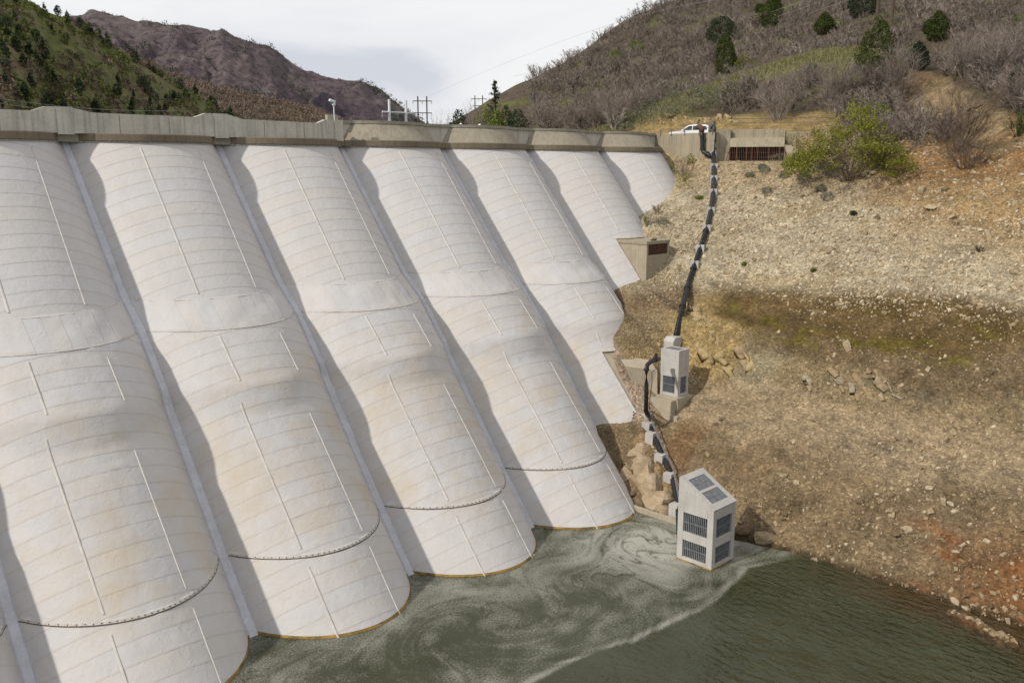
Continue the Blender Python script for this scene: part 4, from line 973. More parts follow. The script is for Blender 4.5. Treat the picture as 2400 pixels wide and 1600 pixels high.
# ------------------------------------------------------------------ vegetation makers (triangle soups)
def rot_rand(n):
    v = rng.normal(size=(n, 3)); v /= np.linalg.norm(v, axis=1)[:, None]; u = rng.normal(size=(n, 3)); u -= (u*v).sum(1)[:, None]*v; u /= np.linalg.norm(u, axis=1)[:, None]
    return v, u
def leaves(c, size, asp=.55):
    n = len(c); v, u = rot_rand(n); s = size*(.6+.8*rng.random((n, 1)))
    return np.stack([c-u*s*asp*.5, c+u*s*asp*.5, c+v*s], 1)
def twigs(base, d, length, wd):
    n = len(base); u = np.cross(d, rng.normal(size=(n, 3))); u /= np.linalg.norm(u, axis=1)[:, None]
    return np.stack([base-u*wd[:, None], base+u*wd[:, None], base+d*length[:, None]], 1)
def bare_bush(n, w_, h_, wd=.02, up=.6):
    """dome of stems that fork into thin bare twigs"""
    out = []; ns = max(6, n//28)
    an = rng.random(ns)*2*math.pi; rad = np.sqrt(rng.random(ns))
    tip = np.stack([np.cos(an)*rad*w_*.5, np.sin(an)*rad*w_*.5, h_*(.55+.45*np.sqrt(1-.8*rad**2))*(.75+.35*rng.random(ns))], 1)
    b0 = tip*np.array([.16, .16, 0]); mid = b0*.45+tip*.55+rng.normal(size=(ns, 3))*.06*w_; mid[:, 2] = tip[:, 2]*.5
    for a, b, ww in ((b0, mid, wd*2.2), (mid, tip, wd*1.3)):
        d = b-a; L = np.linalg.norm(d, axis=1); out.append(twigs(a, d/L[:, None], L*1.12, np.full(ns, ww)))
    m = n-2*ns; k = rng.integers(0, ns, m); t = .35+.65*rng.random(m)
    base = np.where((t < .6)[:, None], b0[k]+(mid[k]-b0[k])*(t[:, None]/.6), mid[k]+(tip[k]-mid[k])*((t[:, None]-.6)/.4))
    d = (tip[k]-b0[k]); d /= np.linalg.norm(d, axis=1)[:, None]; d = d+rng.normal(size=(m, 3))*.55; d[:, 2] = np.abs(d[:, 2])*up+.15; d /= np.linalg.norm(d, axis=1)[:, None]
    out.append(twigs(base, d, (.14+.20*rng.random(m))*h_, wd*(.5+.5*rng.random(m))))
    return np.concatenate(out)
def crown(n, w_, h_, prof, leaf, lump=.25, inner=.55, z0=0.0):
    z = rng.random(n*3)**.9; an = rng.random(n*3)*2*math.pi; pr = prof(z); keep = rng.random(n*3) < pr/pr.max(); z, an = z[keep][:n], an[keep][:n]
    r = prof(z)*(inner+(1-inner)*np.sqrt(rng.random(len(z))))
    lp_ = 1+lump*fbm(P3(np.cos(an)*2.2, np.sin(an)*2.2, z*4.5)+rng.random()*50, 3, 3)*1.6
    c = np.stack([np.cos(an)*r*lp_*w_*.5, np.sin(an)*r*lp_*w_*.5, z0+z*h_], 1)
    hole = fbm(c/(.2*h_)+rng.random()*40, 2, 9) < -.42
    return leaves(c[~hole], leaf)
teardrop = lambda z: np.sin(np.pi*np.clip(z*.93+.05, 0, 1))**.75*(1.12-.55*z)
roundp = lambda z: np.sqrt(np.clip(1-(2*z-.9)**2/1.25, .02, 1))
M['juniper'] = leafy('juniper_green', (.016, .026, .006), (.075, .095, .018))
M['juniper_dark'] = leafy('dark_evergreen', (.011, .022, .010), (.042, .06, .026))
M['willow'] = leafy('spring_willow', (.07, .078, .010), (.235, .235, .03))
M['fresh'] = leafy('fresh_green', (.06, .09, .012), (.17, .20, .035))
M['sage'] = leafy('sagebrush', (.07, .075, .05), (.24, .24, .17))
M['oak'] = leafy('bare_oak_twigs', (.085, .066, .056), (.33, .275, .235), sc=.15)
M['oak_brown'] = leafy('bare_brown_twigs', (.075, .052, .038), (.20, .15, .11), sc=.4)
M['mt_brush'] = leafy('mountain_brush', (.04, .034, .04), (.095, .075, .075), sc=.01)
M['scrub_green'] = leafy('slope_scrub', (.038, .050, .012), (.165, .18, .045))
M['deadwood'] = leafy('bleached_branches', (.25, .22, .19), (.48, .44, .39))
M['conifer'] = leafy('conifer_needles', (.010, .018, .008), (.038, .055, .02))
M['grass'] = leafy('dry_grass', (.11, .105, .04), (.27, .25, .12))

def plant(name, tri, m, loc, label, cat, group, part='crown', trunk=None, rot=None, sc=1.0):
    r = thing(name, tuple(loc), label, cat, group)
    me = newmesh(part, tri.reshape(-1, 3), np.arange(len(tri)*3).reshape(-1, 3), m); fattr(me, 'tone', rng.random(len(tri)))
    o = bpy.data.objects.new(part, me); COL.objects.link(o); o.parent = r
    if trunk:
        mb = MB(); mb.tube([(0, 0, -.6), (.03, .02, trunk*.5), (0, .05, trunk)], [.16*trunk**.4, .12*trunk**.4, .05], 7)
        t = bpy.data.objects.new('trunk', newmesh('trunk', mb.v, mb.f, M['bark'])); COL.objects.link(t); t.parent = r
    r.rotation_euler = (0, 0, rng.random()*6.28 if rot is None else rot); r.scale = (sc, sc, sc)
    return r
def copy_tree(o, loc, sc, rz):
    c = o.copy(); COL.objects.link(c); c.location = loc; c.scale = (sc, sc, sc); c.rotation_euler = (0, 0, rz)
    for ch in o.children:
        d = ch.copy(); COL.objects.link(d); d.parent = c
    return c
def pxsize(px, P): return px*np.linalg.norm(P-EYE)/FPX     # metres covered by px at P

# junipers on the oak hillside: base pixel, width, height in picture, shape, material
JN = [(1690, 103, 52, 52, roundp, 'juniper_dark', 'round dark juniper, the farthest left on the oak hillside'),
      (1806, 64, 50, 56, teardrop, 'juniper', 'round juniper below the top edge, under the power lines'),
      (1780, 28, 17, 17, roundp, 'juniper', 'tiny juniper just left of the round one under the power lines'),
      (1817, 22, 20, 24, roundp, 'juniper', 'small juniper at the top edge above the round one'),
      (1697, 176, 50, 80, teardrop, 'juniper', 'tall pointed juniper beside the yellow flowering shrub'),
      (1932, 80, 42, 42, teardrop, 'juniper', 'medium lone juniper between the power lines and the timber poles'),
      (2050, 182, 78, 112, teardrop, 'juniper', 'largest pointed juniper standing in front of the timber poles'),
      (2067, 72, 20, 20, roundp, 'juniper', 'small juniper peeking over the top of the largest juniper'),
      (2195, 95, 48, 54, teardrop, 'juniper', 'juniper right of the timber poles, up the oak slope'),
      (2150, 160, 44, 50, teardrop, 'juniper_dark', 'ragged juniper at the top of the eroded gully'),
      (2023, 38, 56, 44, roundp, 'juniper_dark', 'wide dark evergreen at the top edge left of the timber poles'),
      (2378, 235, 34, 62, teardrop, 'juniper_dark', 'dark juniper near the right edge above the gully'),
      (2178, 78, 22, 26, roundp, 'juniper_dark', 'small juniper tucked against the left of the slope juniper')]
for x_, y_, w_, h_, pf, m_, lab in JN:
    g = ground(x_, y_); W_, H_ = pxsize(w_, g), pxsize(h_, g)
    plant('juniper', crown(4600 if w_ > 40 else 2000, W_*1.14, H_*1.15, pf, .23, .3, .55, 0), M[m_], g-np.array([0, 0, .25]), lab, 'juniper', 'junipers on the hillside', trunk=H_*.4)
# trees behind the crest at the centre
for x_, yt, yb, w_, D_, pf, m_, lab in ((1075, 266, 310, 30, 118, roundp, 'juniper_dark', 'small round evergreen just right of the white poles, behind the crest'),
        (1105, 268, 312, 34, 122, roundp, 'oak', 'bare leafless bush between two evergreens behind the crest'), (1135, 262, 312, 36, 126, roundp, 'fresh', 'green leafy shrub under the tall spruce'),
        (1185, 256, 315, 44, 120, teardrop, 'juniper', 'bushy green juniper right of the tall spruce'), (1212, 266, 315, 36, 116, roundp, 'juniper_dark', 'dark evergreen at the left edge of the oak thicket'), (1165, 268, 312, 30, 118, roundp, 'fresh', 'olive shrub at the foot of the tall spruce')):
    T_ = at(x_, yt, D=D_); W_ = pxsize(w_, T_)*1.4; T_[2] += .5; zb = gz(T_[0], T_[1]); zb = min(zb, T_[2]-3.2); H_ = T_[2]-zb
    tri = bare_bush(1500, W_*1.2, H_, .02) if m_ == 'oak' else crown(2600, W_*1.15, H_, pf, .26, .3, .35)
    plant('shrub' if m_ in ('oak', 'fresh') else 'evergreen', tri, M[m_], (T_[0], T_[1], zb), lab, 'tree', None, trunk=H_*.4)
def spruce(H_, W_, n=26, per=9, thin=.75):
    out = []
    for k in range(n):
        z = H_*(.08+.92*k/n); R = W_*.5*(1-k/n)**.8*(.75+.5*rng.random())+.12
        for j in range(per):
            if rng.random() > thin: continue
            an = rng.random()*6.28; d = np.array([math.cos(an), math.sin(an), -.12+.25*k/n]); nb = 8
            t = np.linspace(.1, 1, nb); b = np.array([0, 0, z])+d*R*t[:, None]; b[:, 2] += .18*R*t**2
            c = np.repeat(b, 3, 0)+rng.normal(size=(nb*3, 3))*.07
            out.append(leaves(c, .28, .4))
    return np.concatenate(out)
T_ = at(1160, 187, D=128); zb = gz(T_[0], T_[1])-1; zb = min(zb, 26)
plant('spruce', spruce(T_[2]-zb, pxsize(60, T_), 24, 6, .7), M['conifer'], (T_[0], T_[1], zb), 'tall thin half-bare spruce standing against the sky', 'tree', None, trunk=(T_[2]-zb)*.97)
T_ = at(1042, 276, D=140); plant('bare_shrub', bare_bush(500, 5, 6, .02), M['oak'], (T_[0], T_[1], T_[2]-5.5), 'small leafless shrub against the sky right of the dark pole frame', 'shrub', None, part='branches')

# oak brush covering the hillside as one mass
VAR = [bare_bush(150, 1.35, 1, .015) for _ in range(7)]
N = 8200; xs = 84+rng.random(N*2)**1.05*193; ys = -30+rng.random(N*2)*175
def clear(x, y):
    n_ = fbm(P3(x/9, y/9), 3, 77); kd = np.full(len(x), 99.)
    for (a0, b0, _), (a1, b1, _) in zip(KN[:-1], KN[1:]):
        L = np.hypot(a1-a0, b1-b0); t = np.clip(((x-a0)*(a1-a0)+(y-b0)*(b1-b0))/L**2, 0, 1); kd = np.minimum(kd, np.hypot(x-(a0+t*(a1-a0)), y-(b0+t*(b1-b0))))
    scar = gully(x, y) < 4.2
    bench_ = (x < 91) & (y > 44) & (y < 80)
    front = (x < 84+.0*y) | ((x < 96) & (y > 33) & (y < 46) & (gully(x, y) < 6))
    return (kd > 2.6+1.5*n_) & (y < (x+10.73)*.985) & ~scar & ~bench_ & ~front & (n_ > -.42) & (y < 124+.2*(x-108))
JP = [ground(q[0], q[1]) for q in JN]
ok = clear(xs, ys)
for q in JP:
    dq = (q-EYE)[:2]; L_ = np.linalg.norm(dq); dq = dq/L_; al = (xs-q[0])*dq[0]+(ys-q[1])*dq[1]; ac = np.abs(-(xs-q[0])*dq[1]+(ys-q[1])*dq[0])
    ok &= ~((al < 1.5) & (al > -7) & (ac < 2.2))
xs, ys = xs[ok][:N], ys[ok][:N]; zs = height(xs, ys)
t_ = rng.random(520); sd_ = np.where(rng.random(520) < .72, 1, -1)*(3.6+7*rng.random(520)); gxq, gyq = 80+19*t_+sd_*.66, 29+16*t_-sd_*.75
xs, ys = np.r_[xs, gxq], np.r_[ys, gyq]; zs = np.r_[zs, height(gxq, gyq)]
tri = []; tone = []
for k in range(len(xs)):
    sc = 1.1+1.7*rng.random()**1.5; v = VAR[k % 7]; a = rng.random()*6.28; c, s_ = math.cos(a), math.sin(a)
    R_ = np.array([[c, -s_, 0], [s_, c, 0], [0, 0, 1]]); sc3 = np.array([1.35, 1.35, 1])*sc
    tri.append((v@R_.T)*sc3+np.array([xs[k], ys[k], zs[k]-.15])); tone.append(np.clip(rng.random()*.9+.25*rng.random(len(v))-.08, 0, 1))
o = soup('oak_brush', np.concatenate(tri), M['oak'], None, np.concatenate(tone)); tag(o, 'grey-brown leafless oak brush covering the whole right hillside', 'brush', None, 'stuff')

# nearer bare oaks that stand out one by one
OK = [(1440, 300, 90, 92, 'rounded bare oak thicket behind the far end of the crest, right of the pines'), (1345, 308, 90, 70, 'bare oak thicket above the third curved crest bay'), (1275, 300, 80, 60, 'leftmost bare oak thicket beside the evergreens'), (1400, 300, 80, 80, 'bare oak thicket left of the bleached dead branches'), (1500, 262, 80, 60, 'bare oak behind the bleached dead branches'),
      (1822, 283, 135, 105, 'large spreading bare oak above the pipe railing'), (1960, 235, 110, 85, 'wide bare oak left of the largest juniper'), (2105, 230, 90, 110, 'bare oak close behind the right side of the largest juniper'),
      (2262, 185, 100, 105, 'pale bare oak on the lip of the gully'), (2340, 190, 110, 120, 'tall bare oak with dark trunks near the right edge'), (2390, 260, 90, 90, 'bare oak cut by the right edge of the picture'), (1900, 205, 80, 55, 'low bare oak on the crest of the grassy knoll'), (1560, 190, 70, 45, 'bare oak up the slope left of the pointed juniper'), (2040, 210, 90, 60, 'low tangled bare oak at the foot of the largest juniper')]
for x_, y_, w_, h_, lab in OK:
    g = ground(x_, y_); W_, H_ = pxsize(w_, g), pxsize(h_, g)
    plant('bare_oak', bare_bush(1500, W_, H_, .018), M['oak'], g-np.array([0, 0, .2]), lab, 'shrub', 'bare oaks on the near slope', part='branches')
g = ground(2240, 352); plant('bare_bush', bare_bush(1900, pxsize(175, g), pxsize(135, g), .017), M['oak_brown'], g-np.array([0, 0, .2]), 'large fan-shaped bare bush on the brown slope right of the willow', 'bush', None, part='branches')
g = ground(2262, 392); plant('bare_bush', bare_bush(1300, pxsize(130, g), pxsize(70, g), .016), M['oak_brown'], g-np.array([0, 0, .2]), 'low tangled bare bush below the fan-shaped one', 'bush', None, part='branches')
g = ground(2385, 318); plant('bare_bush', bare_bush(900, pxsize(80, g), pxsize(50, g), .016), M['juniper'], g-np.array([0, 0, .2]), 'small olive bush at the right edge below the gully', 'bush', None, part='branches')
# green willow
g = ground(1990, 425); H_ = pxsize(150, g); W_ = pxsize(215, g)
wl_ = thing('willow', tuple(g), 'bright yellow-green willow bush at the top of the bank beside the intake', 'bush')
tri = np.concatenate([bare_bush(1600, W_*.95, H_*.9, .016)])
me = newmesh('branches', tri.reshape(-1, 3), np.arange(len(tri)*3).reshape(-1, 3), M['oak_brown']); fattr(me, 'tone', rng.random(len(tri)))
o = bpy.data.objects.new('branches', me); COL.objects.link(o); o.parent = wl_
tri = []
for k in range(215):
    an, rd = rng.random()*6.28, math.sqrt(rng.random()); c = np.array([math.cos(an)*rd*W_*.64, math.sin(an)*rd*W_*.64, H_*(.08+1.02*rng.random()**.55*math.sqrt(max(.05, 1-.8*rd**2))*(.75+.35*math.sin(an*2+1)))])
    q = rng.normal(size=(70, 3))*np.array([.42, .42, .22]); tri.append(leaves(c+q*.85, .17, .65))
tri = np.concatenate(tri); me = newmesh('foliage', tri.reshape(-1, 3), np.arange(len(tri)*3).reshape(-1, 3), M['willow']); fattr(me, 'tone', rng.random(len(tri)))
o = bpy.data.objects.new('foliage', me); COL.objects.link(o); o.parent = wl_
g = ground(2050, 300); plant('green_bush', crown(2200, pxsize(62, g), pxsize(52, g), roundp, .14, .3, .5), M['fresh'], g, 'round olive-green bush just above the yellow-green willow', 'bush', None)
g = ground(1741, 166); plant('yellow_shrub', crown(500, pxsize(42, g), pxsize(34, g), roundp, .22, .5, .3), M['willow'], g, 'yellow flowering shrub right of the tall pointed juniper', 'shrub', None, trunk=1)
for x_, y_, lab in ((1490, 118, 'yellow-green spring shrub high on the left of the oak hillside'), (1955, 66, 'pale yellow shrub right of the lone juniper'), (2150, 128, 'yellow shrub by the ragged juniper'), (1440, 140, 'green spring shrub near the skyline, left of the power lines'), (2395, 60, 'pale yellow shrub at the upper right edge')):
    g = ground(x_, y_); plant('spring_shrub', crown(500, pxsize(34, g), pxsize(20, g), roundp, .25, .5, .2), M['fresh'], g, lab, 'shrub', 'spring shrubs')
# bleached dead branches
g = ground(1440, 306); tri = bare_bush(260, pxsize(60, g), pxsize(58, g), .035, .4); plant('dead_branches', tri, M['deadwood'], g, 'bleached dead branches lying at the foot of the oak thicket', 'branches', None, part='branches')
# sagebrush: above the car and on the bank
SG = [(1455, 296, 55, 30), (1490, 285, 60, 34), (1545, 290, 60, 40), (1520, 262, 50, 34), (1600, 262, 55, 36), (1640, 250, 50, 34), (1660, 228, 50, 30), (1700, 235, 55, 34), (1735, 240, 55, 34), (1720, 212, 44, 24), (1580, 232, 40, 24), (1625, 225, 40, 24), (1900, 165, 30, 18), (1885, 178, 28, 16), (1470, 305, 40, 20), (1750, 218, 36, 22), (1565, 272, 48, 30), (1683, 250, 50, 30)]
for k, (x_, y_, w_, h_) in enumerate(SG):
    g = ground(x_, y_); plant('sagebrush', crown(620, pxsize(w_, g), pxsize(h_, g), roundp, .17, .35, .45), M['sage'], g-np.array([0, 0, .15]), 'silvery sagebrush on the grassy knoll above the white car', 'sagebrush', 'sagebrush on the knoll', part='foliage')
SB = [(1830, 385, 60, 26), (1870, 384, 56, 26), (1850, 392, 40, 20), (1905, 388, 50, 26), (1885, 400, 40, 22), (1793, 407, 26, 20), (1838, 417, 24, 18), (1757, 414, 22, 12), (1884, 425, 34, 24), (1797, 452, 26, 16), (1925, 447, 24, 14), (1940, 467, 30, 18), (1786, 394, 20, 12), (1955, 412, 40, 22), (1930, 402, 36, 20)]
SBL = ['big sagebrush clump below the right end of the trash rack', 'sagebrush at the upper left foot of the willow', 'low sagebrush at the front of the clump below the trash rack', 'sagebrush half hidden behind the left edge of the willow', 'sagebrush just downhill of the clump by the willow', 'round lone sagebrush left of the clump below the trash rack', 'small sagebrush downhill of the round lone one', 'flat small sagebrush nearest the pipeline', 'large lone sagebrush downhill of the willow clump', 'dark small sagebrush lowest on the left of the pale slope', 'small sagebrush near the lower left of the willow', 'lowest sagebrush under the willow', 'tiny sagebrush just below the middle of the trash rack', 'sagebrush in the shade of the willow, left side', 'grey sagebrush between the willow and the big clump']
for k, (x_, y_, w_, h_) in enumerate(SB):
    g = ground(x_, y_); plant('sagebrush', crown(700, pxsize(w_, g), pxsize(h_, g), roundp, .10, .35, .45), M['sage'], g-np.array([0, 0, .1]), SBL[k], 'sagebrush', 'sagebrush on the bank', part='foliage')
WD = [(1575, 408, 26, 24, 'fresh', 'green weed clump in the corner between membrane and wing wall'), (1618, 386, 18, 26, 'willow', 'young green sapling in front of the wing wall'), (1600, 440, 40, 34, 'willow', 'yellow-green weeds beside the end of the last membrane bay'), (1606, 425, 46, 50, 'oak_brown', 'dry brown weeds in front of the wing wall footing'), (1515, 530, 26, 34, 'grass', 'dry grass tuft under the rounded end of the last bay'), (1552, 525, 30, 18, 'sage', 'grey weed clump on rubble left of the pipeline'), (1640, 466, 20, 9, 'fresh', 'small green weed left of the upper pipeline'), (1855, 333, 46, 18, 'fresh', 'green weeds at the foot of the retaining wall'), (2160, 315, 40, 20, 'juniper', 'dark green low plant right of the willow'), (1540, 500, 34, 22, 'oak_brown', 'brown brush below the last membrane bay'),
      (2000, 505, 14, 12, 'juniper_dark', 'tiny dark shrub in the middle of the pale slope'), (2295, 590, 20, 16, 'oak_brown', 'small dead brown shrub on the right of the slope'), (1745, 622, 12, 9, 'fresh', 'tiny green weed on the lower pale slope'), (1906, 636, 12, 9, 'fresh', 'tiny green weed in the middle of the lower pale slope'), (2105, 1395, 40, 8, 'fresh', 'thin green grass on the muddy shore'), (1545, 1206, 12, 10, 'fresh', 'small green tuft on the mud by the concrete sill')]
for x_, y_, w_, h_, m_, lab in WD:
    g = ground(x_, y_); W_, H_ = pxsize(w_, g), pxsize(h_, g)
    tri = bare_bush(500, W_, H_, .012) if m_ in ('oak_brown', 'grass') else crown(420, W_, H_, roundp, .12, .5, .3)
    plant('weed', tri, M[m_], g-np.array([0, 0, .05]), lab, 'weed', None, part='foliage')
# knoll grass
n = 16000; k = rng.integers(0, len(KN)-1, n); t = rng.random(n)[:, None]; c = KN[k]+(KN[k+1]-KN[k])*t; c[:, :2] += rng.normal(size=(n, 2))*1.9; c[:, 2] = height(c[:, 0], c[:, 1])
d = rng.normal(size=(n, 3))*.35+np.array([0, 0, 1]); d /= np.linalg.norm(d, axis=1)[:, None]
o = soup('grass', twigs(c, d, .25+.35*rng.random(n), np.full(n, .045)), M['grass']); tag(o, 'pale green spring grass on the knoll', 'grass', None, 'stuff')

# conifers on the far green slope: individuals sharing three shapes
V = HR['green_slope']; nrow, ncol = V.shape[:2]
protos = []
for k in range(3):
    tri = spruce(1.0, .5, 12, 5, .9) if k == 0 else crown(260, .8 if k == 1 else .6, 1.0, teardrop if k == 2 else roundp, .14, .3, .3)
    if k == 0: tri = crown(240, .52, 1.0, lambda z: (1-z)**.8+.03, .15, .3, .3)
    protos.append(tri)
pm = []
for k, tri in enumerate(protos):
    me = newmesh('crown', tri.reshape(-1, 3), np.arange(len(tri)*3).reshape(-1, 3), M['conifer' if k != 1 else 'juniper_dark']); fattr(me, 'tone', rng.random(len(tri))); pm.append(me)
mbt = MB().tube([(0, 0, -.3), (0, 0, .5)], [.04, .02], 5); tme = newmesh('trunk', mbt.v, mbt.f, M['bark'])
cnt = 0
while cnt < 230:
    r_, c_ = rng.random()**1.5*.75, rng.random(); ri, ci = int(r_*(nrow-1)), int(c_*(ncol-1))
    if ci < 60: continue
    dn = fbm(P3(ci/22., ri/11.), 3, 15)
    if dn < .02 and ri > 4 and rng.random() < .93: continue
    p = V[ri, ci]; k = rng.integers(0, 3); sc = 2.6+3.4*rng.random()
    r = bpy.data.objects.new('conifer', None); COL.objects.link(r); r.location = p; r.scale = (sc, sc, sc); r.rotation_euler = (0, 0, rng.random()*6.28)
    tag(r, 'dark conifer on the far green slope left of the dam', 'conifer', 'conifers on the green slope')
    for nm, me in (('crown', pm[k]), ('trunk', tme)):
        q = bpy.data.objects.new(nm, me); COL.objects.link(q); q.parent = r
    cnt += 1
# low scrub masses on the far slopes
def scrub(name, src, n, size, tris, m, label, rows=(0, .8), dens=None, seed=1, tall=1.0):
    V = HR[src]; nr_, nc_ = V.shape[:2]; out = []; tn = []; k = 0
    base = [crown(tris, 1.3, tall, roundp, .42, .3, .3, -.1) for _ in range(4)]
    rr = rows[0]+(rows[1]-rows[0])*rng.random(n); cc = rng.random(n)
    for a, b in zip(rr, cc):
        fi, fj = a*(nr_-2), b*(nc_-2); i, j = int(fi), int(fj)
        if dens is not None and fbm(P3(j/dens[0], i/dens[1]), 3, seed) < dens[2]: continue
        u, v = fi-i, fj-j
        p = V[i, j]*(1-u)*(1-v)+V[i+1, j]*u*(1-v)+V[i, j+1]*(1-u)*v+V[i+1, j+1]*u*v
        s_ = size*(.6+.8*rng.random()); bb = base[k % 4]; k += 1
        out.append(bb*s_+p); tn.append(np.clip(rng.random()*.8+.3*rng.random(len(bb)), 0, 1))
    o = soup(name, np.concatenate(out), m, None, np.concatenate(tn)); return tag(o, label, 'brush', None, 'stuff')
scrub('green_scrub', 'green_slope', 3800, 2.0, 26, M['scrub_green'], 'green spring scrub on the far left slope', (0, .85), (16, 8, -.05), 5)
scrub('brown_scrub', 'green_slope', 3200, 2.0, 24, M['oak_brown'], 'brown scrub between the green patches on the left slope', (0, .9), (16, 8, -.1), 55)
scrub('ridge_brush', 'brush_ridge', 5200, 3.0, 18, M['oak_brown'], 'brown brush on the low ridge behind the dam', (0, .85))
scrub('mountain_forest', 'mountain', 9000, 5.0, 10, M['juniper_dark'], 'dark forest patches on the far mountain', (0, .7), (22, 11, .16), 25, 1.5)
scrub('mountain_brush', 'mountain', 7000, 4.5, 10, M['mt_brush'], 'purple-brown brush on the far mountain', (0, .9), None, 26, .8)

# ------------------------------------------------------------------ rocks
def _stone(k):
    t = k.attr('tone'); n = k.noise(k.pos(), 5, 4)
    k.col(k.mix(.5, k.ramp(t, [(0, (.10, .07, .04)), (.3, (.225, .165, .095)), (.7, (.34, .27, .175)), (1, (.46, .395, .285))]), k.ramp(n, [(.3, .5), (.7, 1.5)]), 'MULTIPLY'))
    k.bump(n, .5, .03)
M['stone'] = mat('loose_stone', _stone, .95, .15)
CUBE = np.array([(-1, -1, -1), (1, -1, -1), (1, 1, -1), (-1, 1, -1), (-1, -1, 1), (1, -1, 1), (1, 1, 1), (-1, 1, 1)], float)
CT = np.array([(0, 2, 1), (0, 3, 2), (4, 5, 6), (4, 6, 7), (0, 1, 5), (0, 5, 4), (1, 2, 6), (1, 6, 5), (2, 3, 7), (2, 7, 6), (3, 0, 4), (3, 4, 7)])
def stones(x, y, size, flat=.45, seedtone=None):
    n = len(x); z = height(x, y); e_ = .3
    gx = (height(x+e_, y)-height(x-e_, y))/(2*e_); gy = (height(x, y+e_)-height(x, y-e_))/(2*e_)
    nz = np.stack([-gx, -gy, np.ones(n)], 1); nz += rng.normal(size=(n, 3))*.25; nz /= np.linalg.norm(nz, axis=1)[:, None]
    t = rng.normal(size=(n, 3)); t -= (t*nz).sum(1)[:, None]*nz; t /= np.linalg.norm(t, axis=1)[:, None]; b = np.cross(nz, t)
    sc = size[:, None]*np.stack([.7+.9*rng.random(n), .5+.5*rng.random(n), flat*(.5+.8*rng.random(n))], 1)*.5
    v = CUBE[None]*(1+.0)+rng.normal(size=(n, 8, 3))*.22; v[:, 4:, :2] *= .72
    v = v*sc[:, None]
    P = np.stack([x, y, z], 1)[:, None]+v[..., :1]*t[:, None]+v[..., 1:2]*b[:, None]+(v[..., 2:]+sc[:, None, 2:]*.35)*nz[:, None]
    tone = np.clip((rng.random(n) if seedtone is None else seedtone), 0, 1)
    return P[:, CT].reshape(-1, 3, 3), np.repeat(tone, 12)
n = 52000; x = 41.3+rng.random(n)**.92*39; y = 9+rng.random(n)*47
zb_ = height(x, y, False); cl = fbm(P3(x/2.6, y/2.6), 3, 101)
keep = (rng.random(n) < .62+.75*cl) & ~((x > 74) & (y > 47)) & ~((zb_ > 11.3) & (zb_ < 13.6) & (rng.random(n) < .45)) & ((y < 42) | (x > 45+1.25*(y-42)))
keep &= ~((x > 35) & (np.hypot(x-48.6, y-42) < 2.0)) & ((zb_ > 13) | (rng.random(n) < .5))
x, y = x[keep], y[keep]; zb_ = zb_[keep]
pal = sstep(13, 15, zb_)*sstep(76, 66, x)
sz = .05+.07*rng.random(len(x))+.24*rng.random(len(x))**6+.04*pal
a1, a2 = stones(x, y, sz, .5, rng.random(len(x))**.8*.85+.2*pal)
o = soup('gravel', a1, M['stone'], None, a2); tag(o, 'loose pale stones and gravel scattered over the bank', 'gravel', None, 'stuff')
n = 420; x = 44+rng.random(n)*30; y = 10+rng.random(n)*34; zq = np.interp(x, PX, PZ); k_ = (fbm(P3(x/3.5, y/3.5), 2, 107) > .12) & ~((zq > 11.2) & (zq < 14)); x, y = x[k_], y[k_]
m1, m2 = stones(x, y, .25+.38*rng.random(len(x))**2, .5, .15+.55*rng.random(len(x)))
o = soup('scree', m1, M['stone'], None, m2); tag(o, 'larger broken slabs strewn in patches on the bank', 'scree', None, 'stuff')
n = 900; x = 41.2+rng.random(n)**1.6*2.0; y = 9+rng.random(n)*26; k_ = (np.hypot(x-36, y-30) > 2) & (rng.random(n) < .35+.65*sstep(20, 16, y)); x, y = x[k_], y[k_]
a1, a2 = stones(x, y, .08+.26*rng.random(len(x))**3, .6, .6*rng.random(len(x))); n2_ = 170
x2 = 38.7+1.3*rng.random(n2_); y2 = 13.2+2.9*(x2-38.7)/1.2+rng.normal(size=n2_)*.35; b1, b2 = stones(x2, y2, .10+.22*rng.random(n2_)**2, .6, rng.random(n2_)*.6)
o = soup('shore_rubble', np.concatenate([a1, b1]), M['stone'], None, np.concatenate([a2, b2])); tag(o, 'wet rubble along the waterline and on the small spit', 'rubble', None, 'stuff')
def rock_mesh(size, flat, nsub=2, seed=0):
    import bmesh as _b
    bm = _b.new(); _b.ops.create_icosphere(bm, subdivisions=nsub, radius=1)
    v = np.array([q.co for q in bm.verts]); d = v/np.linalg.norm(v, axis=1)[:, None]
    pl_ = np.random.default_rng(seed).normal(size=(9, 3)); pl_ /= np.linalg.norm(pl_, axis=1)[:, None]
    for p_ in pl_:
        h = (v@p_); lim = .62; v = np.where((h > lim)[:, None], v-(h-lim)[:, None]*p_, v)
    v = v*np.array([1.15, .85, flat])*size*.5*(1+.06*vnoise(d*3+seed, 5))[:, None]
    f = [[q.index for q in fc.verts] for fc in bm.faces]; bm.free(); return v, f
